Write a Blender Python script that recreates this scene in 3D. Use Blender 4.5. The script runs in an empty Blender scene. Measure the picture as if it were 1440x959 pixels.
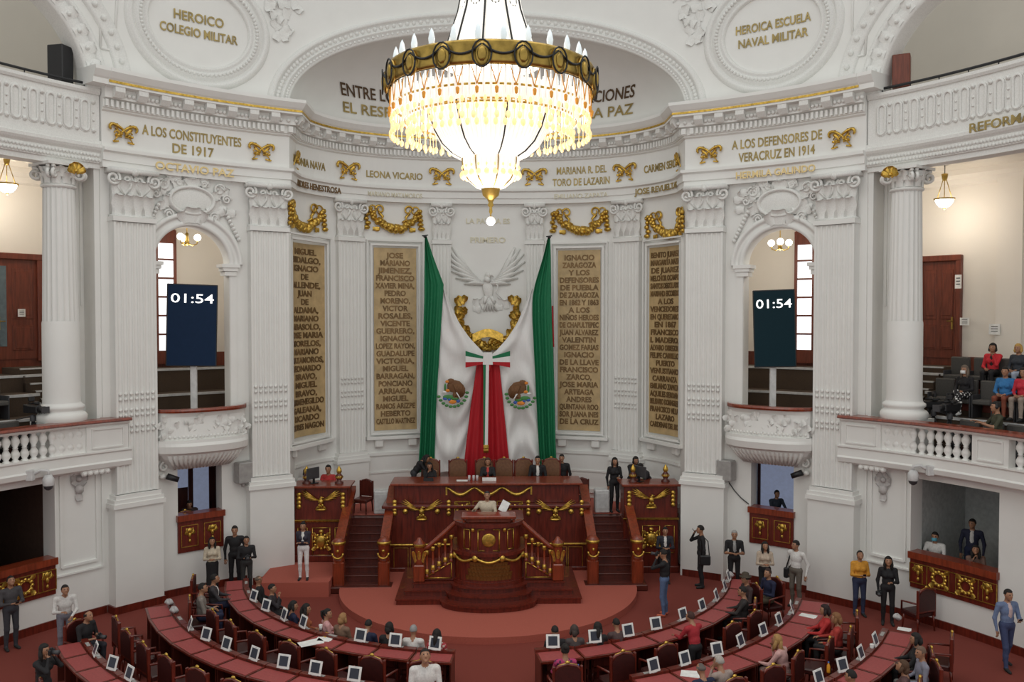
import bpy, math, random
import numpy as np
from mathutils import Vector, Matrix
random.seed(7)
D = bpy.data; S = bpy.context.scene; COL = S.collection
R2 = math.radians
# ------------------------------------------------------------------ camera, light, exposure
F = 1210.0; H = 7.7
YAW = math.atan(33/F); PIT = math.atan(33.5/F)
cd = D.cameras.new('camera'); cd.sensor_width = 36; cd.lens = F/1440*36; cd.clip_end = 200
cam = D.objects.new('camera', cd); COL.objects.link(cam)
cam.location = (0, 0, H); cam.rotation_euler = (math.pi/2-PIT, 0, -YAW); S.camera = cam
S.view_settings.view_transform = 'Standard'; S.view_settings.look = 'None'
S.view_settings.gamma = 1; S.view_settings.use_curve_mapping = False
S.view_settings.exposure = 0.0
W = D.worlds.new('world'); S.world = W; W.use_nodes = True
W.node_tree.nodes['Background'].inputs[0].default_value = (0.985, 1.0, 0.975, 1)
W.node_tree.nodes['Background'].inputs[1].default_value = 0.70
def area(name, loc, rot, sx, sy, power, col=(1, 1, 1)):
    l = D.lights.new(name, 'AREA'); l.shape = 'RECTANGLE'; l.size = sx; l.size_y = sy; l.energy = power; l.color = col
    o = D.objects.new(name, l); COL.objects.link(o); o.location = loc; o.rotation_euler = rot; return o
area('skylight', (0, 12, 21), (0, 0, 0), 14, 14, 700, (1, .98, .95))          # daylight through the glazed dome overhead
S.cycles.use_denoising = True

def ray(px, py):
    x = (px-720)/F; y = -(py-479.5)/F
    cf, s = math.cos(PIT), math.sin(PIT); fy = cf+s*y; uz = -s+cf*y
    c, s = math.cos(YAW), math.sin(YAW)
    return (c*x+s*fy, -s*x+c*fy, uz)
def atz(px, py, z):
    r = ray(px, py); t = (z-H)/r[2]; return Vector((r[0]*t, r[1]*t, z))
def aty(px, py, Y):
    r = ray(px, py); t = Y/r[1]; return Vector((r[0]*t, Y, H+r[2]*t))
CY = 13.94; RW = 13.14                                                             # centre and radius of the round hall
def atr(px, py, R):
    r = ray(px, py); a = r[0]**2+r[1]**2; b = -2*r[1]*CY; c = CY*CY-R*R
    t = (-b+math.sqrt(b*b-4*a*c))/(2*a); return Vector((r[0]*t, r[1]*t, H+r[2]*t))

# ------------------------------------------------------------------ materials
MATS = {}
def mat(name, col, rough=.6, metal=0., emit=0., kind=None, scale=8., amt=.12, bump=0., ecol=None, trans=0., coat=0.):
    if name in MATS: return MATS[name]
    m = D.materials.new(name); m.use_nodes = True; nt = m.node_tree; b = nt.nodes['Principled BSDF']
    b.inputs['Roughness'].default_value = rough; b.inputs['Metallic'].default_value = metal
    if coat: b.inputs['Coat Weight'].default_value = coat
    if name.endswith('_screen'): b.inputs['Specular IOR Level'].default_value = .12
    if trans: b.inputs['Transmission Weight'].default_value = trans
    c = (col[0], col[1], col[2], 1)
    tc = nt.nodes.new('ShaderNodeTexCoord'); mp = nt.nodes.new('ShaderNodeMapping'); nt.links.new(tc.outputs['Object'], mp.inputs[0])
    n = nt.nodes.new('ShaderNodeTexNoise'); n.inputs['Scale'].default_value = scale; n.inputs['Detail'].default_value = 4
    if kind == 'wood': mp.inputs['Scale'].default_value = (6, 6, .7)
    if kind == 'drape': mp.inputs['Scale'].default_value = (20, 20, 1)
    nt.links.new(mp.outputs[0], n.inputs['Vector'])
    r = nt.nodes.new('ShaderNodeValToRGB'); e = r.color_ramp.elements
    e[0].position = .3; e[1].position = .7
    e[0].color = (c[0]*(1-amt), c[1]*(1-amt), c[2]*(1-amt), 1); e[1].color = (min(1, c[0]*(1+amt)), min(1, c[1]*(1+amt)), min(1, c[2]*(1+amt)), 1)
    nt.links.new(n.outputs[0], r.inputs[0]); nt.links.new(r.outputs[0], b.inputs['Base Color'])
    if bump:
        bp = nt.nodes.new('ShaderNodeBump'); bp.inputs['Strength'].default_value = bump; bp.inputs['Distance'].default_value = .02
        nt.links.new(n.outputs[0], bp.inputs['Height']); nt.links.new(bp.outputs[0], b.inputs['Normal'])
    if emit:
        b.inputs['Emission Color'].default_value = (*(ecol or col), 1); b.inputs['Emission Strength'].default_value = emit
    MATS[name] = m; return m
WHITE = mat('white_plaster', (.79, .79, .765), .75, scale=1.5, amt=.02)
STUC = mat('white_stucco_ornament', (.76, .76, .735), .8, scale=30, amt=.06, bump=.15)
GWALL = mat('cream_gallery_paint', (.80, .75, .68), .8, scale=1, amt=.02)
GOLD = mat('gilt', (.62, .40, .08), .33, .85, scale=14, amt=.35, bump=.2)
GOLDL = mat('gilt_letter', (.36, .27, .10), .45, .45, scale=3, amt=.3)
DGOLD = mat('bronze_letter', (.20, .12, .05), .45, .5, scale=3, amt=.3)
BRASS = mat('aged_brass', (.42, .28, .07), .35, .9, scale=6, amt=.35)
WOOD = mat('mahogany', (.125, .016, .008), .34, kind='wood', scale=3, amt=.4, coat=.3)
WOODR = mat('mahogany_rail', (.215, .036, .013), .3, kind='wood', scale=3, amt=.3, coat=.4)
WOODD = mat('dark_mahogany', (.085, .014, .008), .4, kind='wood', scale=3, amt=.35, coat=.2)
DOORW = mat('door_wood', (.155, .034, .016), .4, kind='wood', scale=3, amt=.3)
CARP = mat('red_brown_carpet', (.20, .036, .024), .95, scale=60, amt=.18, bump=.2)
CARPD = mat('dais_carpet', (.41, .10, .07), .95, scale=60, amt=.12, bump=.2)
CARPS = mat('brown_step_carpet', (.075, .050, .033), .95, scale=50, amt=.15)
LEATH = mat('dull_red_leather', (.33, .060, .058), .5, scale=20, amt=.1, bump=.08)
BROWNL = mat('brown_leather', (.17, .075, .035), .4, scale=14, amt=.2, bump=.1)
STONE = mat('tan_marble_tablet', (.50, .36, .18), .38, scale=4, amt=.16)
BLACK = mat('black_plastic', (.012, .012, .014), .45, scale=10)
DGREY = mat('dark_grey', (.05, .05, .055), .5)
GREY = mat('grey_plastic', (.35, .34, .33), .5)
LGREY = mat('light_grey', (.6, .6, .6), .5)
GREEN = mat('green_cloth', (.004, .155, .062), .7, kind='drape', scale=2, amt=.12)
WCLOTH = mat('white_cloth', (.78, .77, .76), .75, kind='drape', scale=2, amt=.03)
RED = mat('red_cloth', (.42, .004, .012), .7, kind='drape', scale=2, amt=.15)
PAPER = mat('white_paper', (.8, .8, .78), .8)
SCREEN = mat('tablet_screen', (.03, .032, .04), .25, emit=.1, ecol=(.12, .13, .18))
SCRA = mat('navy_screen', (.004, .010, .024), .35, emit=.35, ecol=(.004, .018, .050))
SCRB = mat('dark_teal_screen', (.002, .008, .010), .35, emit=1., ecol=(.001, .008, .012))
DIGIT = mat('screen_digits', (1, 1, 1), .5, emit=1.0, ecol=(1, 1, 1))
LAMP = mat('lit_glass', (1, .95, .85), .4, emit=5., ecol=(1, .93, .80))
CRYS = mat('lit_crystal', (.85, .83, .80), .2, emit=.5, ecol=(1, .95, .86))  # crystals given their own glow in place of light from the bulbs
CRYSW = mat('lit_crystal_warm', (1, .8, .5), .25, emit=.95, ecol=(1, .55, .2))  # same added glow, tinted orange for tassels and drops
SEATG = mat('grey_seat_cloth', (.075, .07, .065), .8, scale=30)
WINL = mat('bright_window_glass', (.9, .95, 1), .3, emit=1.15, ecol=(.93, .97, 1))
BLUEW = mat('booth_window_glass', (.35, .42, .6), .3, emit=.20, ecol=(.6, .68, .95))

# ------------------------------------------------------------------ mesh builder
class MB:
    def __init__(s): s.v = []; s.f = []; s.m = []; s.s = []; s.mi = 0
    def add(s, vs, fs, sm=False):
        b = len(s.v); s.v += [tuple(v) for v in vs]
        for f in fs: s.f.append(tuple(i+b for i in f)); s.m.append(s.mi); s.s.append(sm)
    def box(s, c, d, rz=0, bev=.0, M=None):
        hx, hy, hz = d[0]/2, d[1]/2, d[2]/2; b = min(bev, hx*.45, hy*.45, hz*.45); vs = []
        ca, sa = math.cos(rz), math.sin(rz)
        def tr(x, y, z):
            if M is not None: q = M @ Vector((x, y, z)); x, y, z = q
            return (c[0]+x*ca-y*sa, c[1]+x*sa+y*ca, c[2]+z)
        if b <= 0:
            for x in (-hx, hx):
                for y in (-hy, hy):
                    for z in (-hz, hz): vs.append(tr(x, y, z))
            s.add(vs, [(0, 1, 3, 2), (4, 6, 7, 5), (0, 4, 5, 1), (2, 3, 7, 6), (0, 2, 6, 4), (1, 5, 7, 3)]); return
        idx = {}
        for i in (-1, 1):
            for j in (-1, 1):
                for k in (-1, 1):
                    for a in range(3):
                        p = [i*hx, j*hy, k*hz]
                        for q in range(3):
                            if q != a: p[q] -= (i, j, k)[q]*b
                        idx[i, j, k, a] = len(vs); vs.append(tr(*p))
        fs = []
        for a in range(3):
            o = [q for q in range(3) if q != a]
            for sg in (-1, 1):
                lp = []
                for e, g in ((-1, -1), (1, -1), (1, 1), (-1, 1)):
                    t = [0, 0, 0]; t[a] = sg; t[o[0]] = e; t[o[1]] = g; lp.append(idx[(*t, a)])
                fs.append(lp)
            for e in (-1, 1):
                for g in (-1, 1):
                    t0 = [0, 0, 0]; t0[o[0]] = e; t0[o[1]] = g; t1 = list(t0); t0[a] = -1; t1[a] = 1
                    fs.append([idx[(*t0, o[0])], idx[(*t1, o[0])], idx[(*t1, o[1])], idx[(*t0, o[1])]])
        for i in (-1, 1):
            for j in (-1, 1):
                for k in (-1, 1): fs.append([idx[i, j, k, q] for q in range(3)])
        s.add(vs, fs)
    def grid(s, fn, nu, nv, cu=False, cv=False, sm=True):
        vs = [fn(i/(nu if cu else nu-1), j/(nv if cv else nv-1)) for i in range(nu) for j in range(nv)]
        fs = []
        for i in range(nu if cu else nu-1):
            for j in range(nv if cv else nv-1):
                a, b = (i+1) % nu, (j+1) % nv; fs.append((i*nv+j, a*nv+j, a*nv+b, i*nv+b))
        s.add(vs, fs, sm)
    def tube(s, pts, r, seg=8, caps=True, sm=True, flat=1.):
        pts = [Vector(p) for p in pts]; n = len(pts)
        rr = r if isinstance(r, (list, tuple)) else [r]*n
        vs = []; up = None
        for i, p in enumerate(pts):
            t = (pts[min(i+1, n-1)]-pts[max(i-1, 0)])
            t = t.normalized() if t.length > 1e-9 else Vector((0, 0, 1))
            if up is None: up = t.orthogonal().normalized()
            up = (up-t*up.dot(t)); up = up.normalized() if up.length > 1e-6 else t.orthogonal().normalized()
            bi = t.cross(up)
            for k in range(seg):
                a = 2*math.pi*k/seg; vs.append(p+(up*math.cos(a)+bi*math.sin(a)*flat)*rr[i])
        fs = [(i*seg+k, i*seg+(k+1) % seg, (i+1)*seg+(k+1) % seg, (i+1)*seg+k) for i in range(n-1) for k in range(seg)]
        if caps: fs += [tuple(range(seg))[::-1], tuple((n-1)*seg+k for k in range(seg))]
        s.add(vs, fs, sm)
    def lathe(s, prof, c=(0, 0, 0), seg=20, a0=0, a1=360, sm=True, flute=None):
        full = abs(a1-a0) >= 359.9; n = seg if full else seg+1; vs = []
        for (r, z) in prof:
            for k in range(n):
                a = R2(a0+(a1-a0)*k/seg); vs.append((c[0]+r*math.cos(a), c[1]+r*math.sin(a), c[2]+z))
        fs = []
        for i in range(len(prof)-1):
            for k in range(seg):
                b = (k+1) % n; fs.append((i*n+k, i*n+b, (i+1)*n+b, (i+1)*n+k))
        s.add(vs, fs, sm)
    def ell(s, c, r, seg=10, ring=7, M=None):
        if not isinstance(r, (list, tuple)): r = (r, r, r)
        def fn(u, v):
            a = 2*math.pi*u; b = math.pi*(v-.5)*.999; p = Vector((r[0]*math.cos(b)*math.cos(a), r[1]*math.cos(b)*math.sin(a), r[2]*math.sin(b)))
            if M is not None: p = M @ p
            return (c[0]+p[0], c[1]+p[1], c[2]+p[2])
        s.grid(fn, seg, ring, cu=True)
    def prism(s, poly, z0, z1, ax=2):
        n = len(poly)
        def q(p, z): return (p[0], p[1], z) if ax == 2 else (p[0], z, p[1]) if ax == 1 else (z, p[0], p[1])
        s.add([q(p, z0) for p in poly]+[q(p, z1) for p in poly], [tuple(range(n))[::-1], tuple(range(n, 2*n))]+[(i, (i+1) % n, n+(i+1) % n, n+i) for i in range(n)])
    def leaf(s, c, w, h, d, nu=5, nv=7, rot=0.):                    # acanthus-like leaf standing on c in (u,v), curling out along w
        ca, sa = math.cos(rot), math.sin(rot)
        def fn(a, b):
            x = (a-.5)*2; wid = w*.5*(.74+.3*math.sin(math.pi*b))*(1-.55*b**3)*(1+.15*math.cos(b*22))
            u = x*wid*1.15; v = h*math.sin(b*1.9)/.95; o = d*(b**2.2)*(1.0)+d*.25*(1-x*x)-.5*d*max(0, b-.85)*3
            return (c[0]+u*ca-v*sa, c[1]+u*sa+v*ca, c[2]+o)
        s.grid(fn, nu, nv)
    def map(s, fn): s.v = [tuple(fn(*v)) for v in s.v]; return s
    def build(s, name, mats, parent=None, world=True):
        me = D.meshes.new(name)
        vs = s.v
        if parent is not None and world:
            L = parent.matrix_basis.translation; p = parent.parent
            L = Vector(L)
            while p is not None: L = L+p.matrix_basis.translation; p = p.parent
            vs = [(v[0]-L[0], v[1]-L[1], v[2]-L[2]) for v in vs]
        me.from_pydata(vs, [], s.f)
        for m in (mats if isinstance(mats, (list, tuple)) else [mats]): me.materials.append(m)
        me.polygons.foreach_set('material_index', s.m); me.polygons.foreach_set('use_smooth', s.s); me.update()
        o = D.objects.new(name, me); COL.objects.link(o)
        if parent is not None: o.parent = parent
        return o
def tag(o, label, cat, group=None, kind=None):
    o['label'] = label; o['category'] = cat
    if group: o['group'] = group
    if kind: o['kind'] = kind
    return o
def thing(name, label, cat, loc=(0, 0, 0), group=None):
    o = D.objects.new(name, None); COL.objects.link(o); o.location = loc; o.empty_display_size = .1
    return tag(o, label, cat, group)
def struct(name, mb, m):
    o = mb.build(name, m); o['kind'] = 'structure'; return o
def dup(o, loc=None, rz=None, label=None, parent=None):
    c = o.copy(); COL.objects.link(c)
    if parent is not None: c.parent = parent
    for ch in o.children: dup(ch, parent=c)
    if loc is not None: c.location = loc
    if rz is not None: c.rotation_euler = (0, 0, rz)
    if label: c['label'] = label
    return c
TEXTN = [0]
def text(mb, body, size, cx, cv, w=.02, sx=1., off=.0, width=None):
    """adds lettering to mb in (u right, v up, w out); cx,cv = centre of the line's baseline"""
    cu = D.curves.new('t', 'FONT'); cu.body = body; cu.size = size; cu.align_x = 'CENTER'; cu.extrude = .008; cu.offset = off; cu.resolution_u = 3
    ob = D.objects.new('t', cu); me = D.meshes.new_from_object(ob)
    xs = [v.co.x for v in me.vertices]
    if width and xs: sx = width/(max(xs)-min(xs))
    # keep the letters on the surface: long polygons are fine for shallow curves
    mb.add([(cx+v.co.x*sx, cv+v.co.y, w+v.co.z) for v in me.vertices], [tuple(p.vertices) for p in me.polygons])
    D.objects.remove(ob); D.curves.remove(cu); D.meshes.remove(me)

# ------------------------------------------------------------------ the plan: round hall wall and apse
def wall_pt(phi, off, z):
    a = R2(phi); r = RW-off; return (r*math.sin(a), CY+r*math.cos(a), z)
def wmap(phi0, z0=0, off0=0):
    return lambda u, v, w: wall_pt(phi0+math.degrees(u/RW), w+off0, v+z0)
class Path:
    def __init__(s, pts):
        s.p = [Vector((a[0], a[1])) for a in pts]; s.s = [0]
        for i in range(1, len(s.p)): s.s.append(s.s[-1]+(s.p[i]-s.p[i-1]).length)
        s.n = []
        N = len(s.p)
        def sn(i): d = (s.p[i+1]-s.p[i]).normalized(); return Vector((d.y, -d.x))
        for i in range(N):
            a = sn(max(0, i-1)); b = sn(min(N-2, i)); m = (a+b).normalized(); s.n.append(m/max(.5, m.dot(b)))
    def at(s, t, off):
        t = min(max(t, 0), s.s[-1]-1e-6); i = 0
        lo, hi = 0, len(s.s)-2
        while lo < hi:
            mid = (lo+hi+1)//2
            if s.s[mid] <= t: lo = mid
            else: hi = mid-1
        i = lo; k = (t-s.s[i])/(s.s[i+1]-s.s[i])
        p = s.p[i].lerp(s.p[i+1], k); n = s.n[i].lerp(s.n[i+1], k); q = p+n*off; return (q.x, q.y)
    def sweep(s, mb, prof, i0=0, i1=None, caps=True, closed=False):
        i1 = len(s.p)-1 if i1 is None else i1; m = len(prof)
        vs = [(*(s.p[i]+s.n[i]*o), z) for i in range(i0, i1+1) for (o, z) in prof]; fs = []
        for i in range(i1-i0):
            for j in range(m if closed else m-1):
                b = (j+1) % m; fs.append((i*m+j, (i+1)*m+j, (i+1)*m+b, i*m+b))
        if caps: fs += [tuple(range(m)), tuple(range((i1-i0)*m, (i1-i0)*m+m))[::-1]]
        mb.add(vs, fs)
AA, AB, AYC, AN = 6.1, 4.25, 25.3, 2.35
ap = []
for i in range(61):
    x = 5.965*math.sin(math.pi/2*(i/30-1)); ap.append((x, AYC+AB*(max(0, 1-abs(x/AA)**AN))**(1/AN)))
APSE = Path([(-5.965, 25.72)]+ap+[(5.965, 25.72)]); AS = APSE.s[-1]
def amap(s0, z0=0, off0=0):                                   # s0 measured from the middle of the apse, to the right
    return lambda u, v, w: (*APSE.at(AS/2+s0+u, w+off0), v+z0)
def a_s(px, py):                                               # where a sight line meets the apse wall: (s, z)
    best = None
    r = ray(px, py)
    for i in range(len(APSE.p)-1):
        p, q = APSE.p[i], APSE.p[i+1]; d = q-p
        det = r[0]*(-d.y)+d.x*r[1]
        if abs(det) < 1e-9: continue
        t = (p.x*(-d.y)+d.x*p.y)/det; k = (r[0]*p.y-r[1]*p.x)/det
        if 0 <= k <= 1 and t > 0 and (best is None or t > best[0]): best = (t, APSE.s[i]+k*d.length-AS/2, H+r[2]*t)
    return best[1:]
circ = lambda a, b, n: [wall_pt(a+(b-a)*i/n, 0, 0)[:2] for i in range(n+1)]
ENT = Path(circ(-49.4, -27, 24)+[tuple(p) for p in APSE.p[1:-1]]+circ(27, 49.4, 24))
NE = len(ENT.p)
def arcbox(mb, p0, p1, o0, o1, z0, z1, n=None):               # a block that follows the round wall
    n = n or max(2, int(abs(p1-p0)/1.5)+1); vs = []; fs = []
    for i in range(n+1):
        p = p0+(p1-p0)*i/n; vs += [wall_pt(p, o0, z0), wall_pt(p, o1, z0), wall_pt(p, o1, z1), wall_pt(p, o0, z1)]
    for i in range(n):
        for j in range(4): fs.append((i*4+j, i*4+(j+1) % 4, i*4+4+(j+1) % 4, i*4+4+j))
    fs += [(0, 1, 2, 3), (n*4+3, n*4+2, n*4+1, n*4)]; mb.add(vs, fs)
def arcprof(mb, prof, p0, p1, n=None, closed=True):           # a moulding that follows the round wall; prof of (off, z)
    n = n or max(2, int(abs(p1-p0)/1.2)+1); m = len(prof)
    vs = [wall_pt(p0+(p1-p0)*i/n, o, z) for i in range(n+1) for (o, z) in prof]
    fs = [(i*m+j, (i+1)*m+j, (i+1)*m+(j+1) % m, i*m+(j+1) % m) for i in range(n) for j in range(m if closed else m-1)]
    if closed: fs += [tuple(range(m)), tuple(range(n*m, n*m+m))[::-1]]
    mb.add(vs, fs)
# ------------------------------------------------------------------ floor, stage, walls
def disc(cx, cy, r, n=96): return [(cx+r*math.cos(2*math.pi*i/n), cy+r*math.sin(2*math.pi*i/n)) for i in range(n)]
b = MB(); b.prism(disc(0, CY+1, 19), -.2, 0); struct('floor', b, CARP)
DY = 24.2
b = MB(); b.prism(disc(0, DY, 4.16), 0, .17); struct('dais', b, CARPD)
b = MB(); b.prism([(-6.35, 23.6), (-4.4, 23.6), (-4.4, 26.3), (-6.35, 26.3)], 0, .41); struct('platform', b, CARPD)
b = MB(); poly = [(-5.8, 26.5), (5.8, 26.5)]+[(p.x, p.y-.02) for p in reversed(APSE.p[3:-3])]; b.prism(poly, 0, 1.57); struct('stage', b, CARPD)

def archwall(mb, pc, half, spring, rise, top, o0, o1, n=36):
    hd = math.degrees(half/RW); rows = []
    for i in range(n+1):
        t = -1+2*i/n; t = math.sin(t*math.pi/2)
        p = pc+hd*t; z = spring+rise*math.sqrt(max(0, 1-t*t)); rows.append((p, z))
    vs = []; fs = []
    for p, z in rows: vs += [wall_pt(p, o0, z), wall_pt(p, o1, z), wall_pt(p, o1, top), wall_pt(p, o0, top)]
    for i in range(n):
        for j in range(4): fs.append((i*4+j, i*4+(j+1) % 4, i*4+4+(j+1) % 4, i*4+4+j))
    mb.add(vs, fs)
BC = 38.85; BH = 4.6                                              # arched bay: middle and half width in degrees
def side_wall(sg):
    b = MB(); B = lambda p0, p1, z0, z1, o0=0, o1=-.5: arcbox(b, sg*p0, sg*p1, o0, o1, z0, z1)
    B(26.9, BC-BH, 0, 13.9); B(BC+BH, 49.4, 0, 13.9)
    B(BC-BH, BC+BH, 0, 1.15); B(BC-BH, 35.4, 1.15, 3.55); B(40.8, BC+BH, 1.15, 3.55); B(BC-BH, BC+BH, 3.55, 4.15)
    archwall(b, sg*BC, R2(BH)*RW, 9.2, 1.03, 13.9, 0, -.5)
    B(49.4, 55, 0, 4.1); B(64.6, 78, 0, 4.1); B(55, 64.6, 0, .85); B(55, 64.6, 3.62, 4.1)
    archwall(b, sg*62, 2.56, 13.45, 2.5, 20, 0, -.5); B(51.0-1.2, 62-math.degrees(2.56/RW), 13.45, 20)
    struct('wall_left' if sg < 0 else 'wall_right', b, WHITE)
side_wall(-1); side_wall(1)
b = MB(); archwall(b, 0, R2(26.6)*RW, 13.9, 2.7, 20, 0, -.35, 60)
for sg in (-1, 1): arcbox(b, sg*26.6, sg*49.8, 0, -.5, 13.9, 20)
struct('wall_drum', b, WHITE)
b = MB(); APSE.sweep(b, [(-.3, 0), (0, 0), (0, 13.95), (-.3, 13.95)], closed=True); struct('wall_apse', b, WHITE)
b = MB()
def shell(u, v):                                                  # half dome over the apse, from its cornice up to the big arch
    t = -1+2*u; s = AS*(.5+.5*t); x, y = APSE.at(s, .0); tt = math.sin(t*math.pi/2)
    tt = max(-1, min(1, math.degrees(math.asin(max(-.5, min(.5, x/(RW+.1)))))/26.6)); q = wall_pt(26.6*tt, -.1, 13.9+2.7*math.sqrt(max(0, 1-tt*tt)))
    k = v; zz = math.sin(k*math.pi/2); yy = 1-math.cos(k*math.pi/2)
    return (x+(q[0]-x)*yy, y+(q[1]-y)*yy, 13.9+(q[2]-13.9)*zz)
b.grid(shell, 61, 17); struct('ceiling_apse', b, WHITE)
# baseboards
for sg, nm in ((-1, 'baseboard_left'), (1, 'baseboard_right')):
    b = MB(); arcbox(b, sg*32.3, sg*43, .04, -.05, 0, .2); arcbox(b, sg*49.3, sg*75, .04, -.05, 0, .2); arcbox(b, sg*43.1, sg*49.2, .40, 0, 0, .2); arcbox(b, sg*26.9, sg*32.1, .40, 0, 0, .2); struct(nm, b, WOOD)
# entablature carried round bays and apse
b = MB()
prof = [(-.2, 11.55), (.16, 11.55), (.16, 11.72), (.20, 11.73), (.20, 11.93), (.28, 11.97), (.28, 12.05), (.12, 12.07), (.12, 12.98), (.18, 13.02), (.18, 13.06), (.22, 13.07),
        (.22, 13.28), (.34, 13.30), (.34, 13.55), (.56, 13.57), (.56, 13.70), (.60, 13.74), (.70, 13.88), (.70, 13.97), (-.2, 14.0)]
ENT.sweep(b, prof, closed=True); struct('trim_1', b, WHITE)
b = MB(); ENT.sweep(b, [(.562, 13.63), (.578, 13.63), (.578, 13.69), (.562, 13.69)], closed=True); struct('trim_2', b, GOLD)
b = MB(); L = ENT.s[-1]; n = int(L/.135)
for i in range(n):
    s = (i+.5)*L/n; vs = []
    for ds in (-.034, .034):
        for o in (.2, .31): q = ENT.at(s+ds, o); vs += [(*q, 13.09), (*q, 13.26)]
    b.add(vs, [(0, 1, 3, 2), (4, 6, 7, 5), (0, 4, 5, 1), (2, 3, 7, 6), (0, 2, 6, 4), (1, 5, 7, 3)])
struct('trim_3', b, WHITE)
b = MB(); n = int(L/.62)
for i in range(n):
    s = (i+.5)*L/n; vs = []
    for ds in (-.13, .13):
        for o, zb in ((.3, 13.34), (.42, 13.31), (.54, 13.44)): q = ENT.at(s+ds, o); vs += [(*q, zb), (*q, 13.57)]
    b.add(vs, [(0, 2, 3, 1), (2, 4, 5, 3), (6, 7, 9, 8), (8, 9, 11, 10), (0, 6, 8, 2), (2, 8, 10, 4), (4, 10, 11, 5), (0, 1, 7, 6)])
    for k in range(3):
        q = ENT.at(s+.31+(k-1)*.12, .36); b.ell((*q, 13.41), (.06, .06, .06), 6, 5)
struct('trim_4', b, STUC)

# ---------------------------------------------------------------- capitals and pilasters
def capital(mb, w, h, d, fn, z0, rows=((4, .0, .42), (5, .3, .42)), mi=0):
    t = MB(); t.box((0, h*.45, d*.35), (w*.94, h*.9, d*.7)); t.box((0, h*.95, d*.55), (w*1.18, h*.10, d*1.3)); t.box((0, h*.02, d*.45), (w*1.03, h*.05, d*1.0))
    for (n, z, lh) in rows:
        for i in range(n):
            u = (i-(n-1)/2)*w*.98/n; t.leaf((u, h*z+.02, d*.62), w*1.05/n, h*lh, d*.75)
    for sg in (-1, 1):
        for k, (cx, rr) in enumerate(((w*.5, h*.15), (w*.14, h*.10))):
            pts = []
            for i in range(22):
                a = i/21*math.pi*3.2; r = rr*(1-i/21*.8); pts.append((sg*(cx+r*math.cos(a+2.2)), h*.78+r*math.sin(a+2.2), d*(.95 if k == 0 else .8)))
            t.tube(pts, [h*.035]*22, 5)
            t.tube([(sg*w*.2, h*.45, d*.7), (sg*(cx-rr*.6), h*.62, d*.85), (sg*(cx-rr), h*.8, d*.9)], [h*.03]*3, 5)
    t.ell((0, h*.93, d*1.15), (w*.09, h*.09, d*.3), 8, 6)
    t.map(lambda u, v, ww: fn(u, v+z0, ww)); mb.mi = mi; mb.add(t.v, t.f, True); mb.mi = 0
def pilaster(fn, w, d=.3, nf=7, zb=2.86, zc=10.3, zt=11.55, plinth=True, name='trim_5', u_edge=.0):
    b = MB(); t = MB()
    if plinth:
        t.box((0, zb/2-.05, d*.55), (w+.2, zb-.1, d*1.25)); t.box((0, zb-.06, d*.6), (w+.3, .12, d*1.5))
    t.box((0, zb+.05, d*.55), (w+.24, .11, d*1.4)); t.box((0, zb+.16, d*.55), (w+.12, .11, d*1.2))
    t.box((0, (zb+zc)/2, d*.35), (w, zc-zb, d*.7))
    # fluted face
    us = [-w/2]; ws = [d*.72]; fw = w*.92/nf
    for i in range(nf):
        c0 = -w*.46+fw*i
        for k in range(7):
            a = math.pi*k/6; us.append(c0+fw*.5-fw*.38*math.cos(a)); ws.append(d*1.0-fw*.32*math.sin(a))
    us.append(w/2); ws.append(d*.72); us.insert(1, -w/2); ws.insert(1, d); us.insert(-1, w/2); ws.insert(-1, d)
    za, ze = zb+.24, zc-.14; vs = []
    for u, q in zip(us, ws): vs += [(u, za, q), (u, ze, q)]
    t.add(vs, [(2*i, 2*i+2, 2*i+3, 2*i+1) for i in range(len(us)-1)])
    t.box((0, zc-.06, d*.55), (w+.06, .12, d*1.12))
    for bz in (4.72, 5.14, 5.56):
        for r in (0, 1):
            for i in range(nf):
                t.ell((-w*.46+fw*(i+.5), bz+r*.14, d*.99), (fw*.32, .05, .035), 6, 5)
    t.map(fn); b.add(t.v, t.f)
    capital(b, w*.98, zt-zc, d, fn, zc, mi=1)
    o = b.build(name, [WHITE, STUC]); o['kind'] = 'structure'; return o
k = 5
for sg in (-1, 1):
    for p in (29.5, 46.1):
        pilaster(wmap(sg*p), 1.12, .32, 7, name='trim_%d' % k); k += 1
AP = {}
for px, w in ((491, .98), (621, .62), (752, .62), (884, .98)):
    s, z = a_s(px, 480); AP[px] = s
    pilaster(amap(s), w, .2, 7 if w > .7 else 5, zb=3.05, plinth=w > .7, name='trim_%d' % k); k += 1
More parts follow.
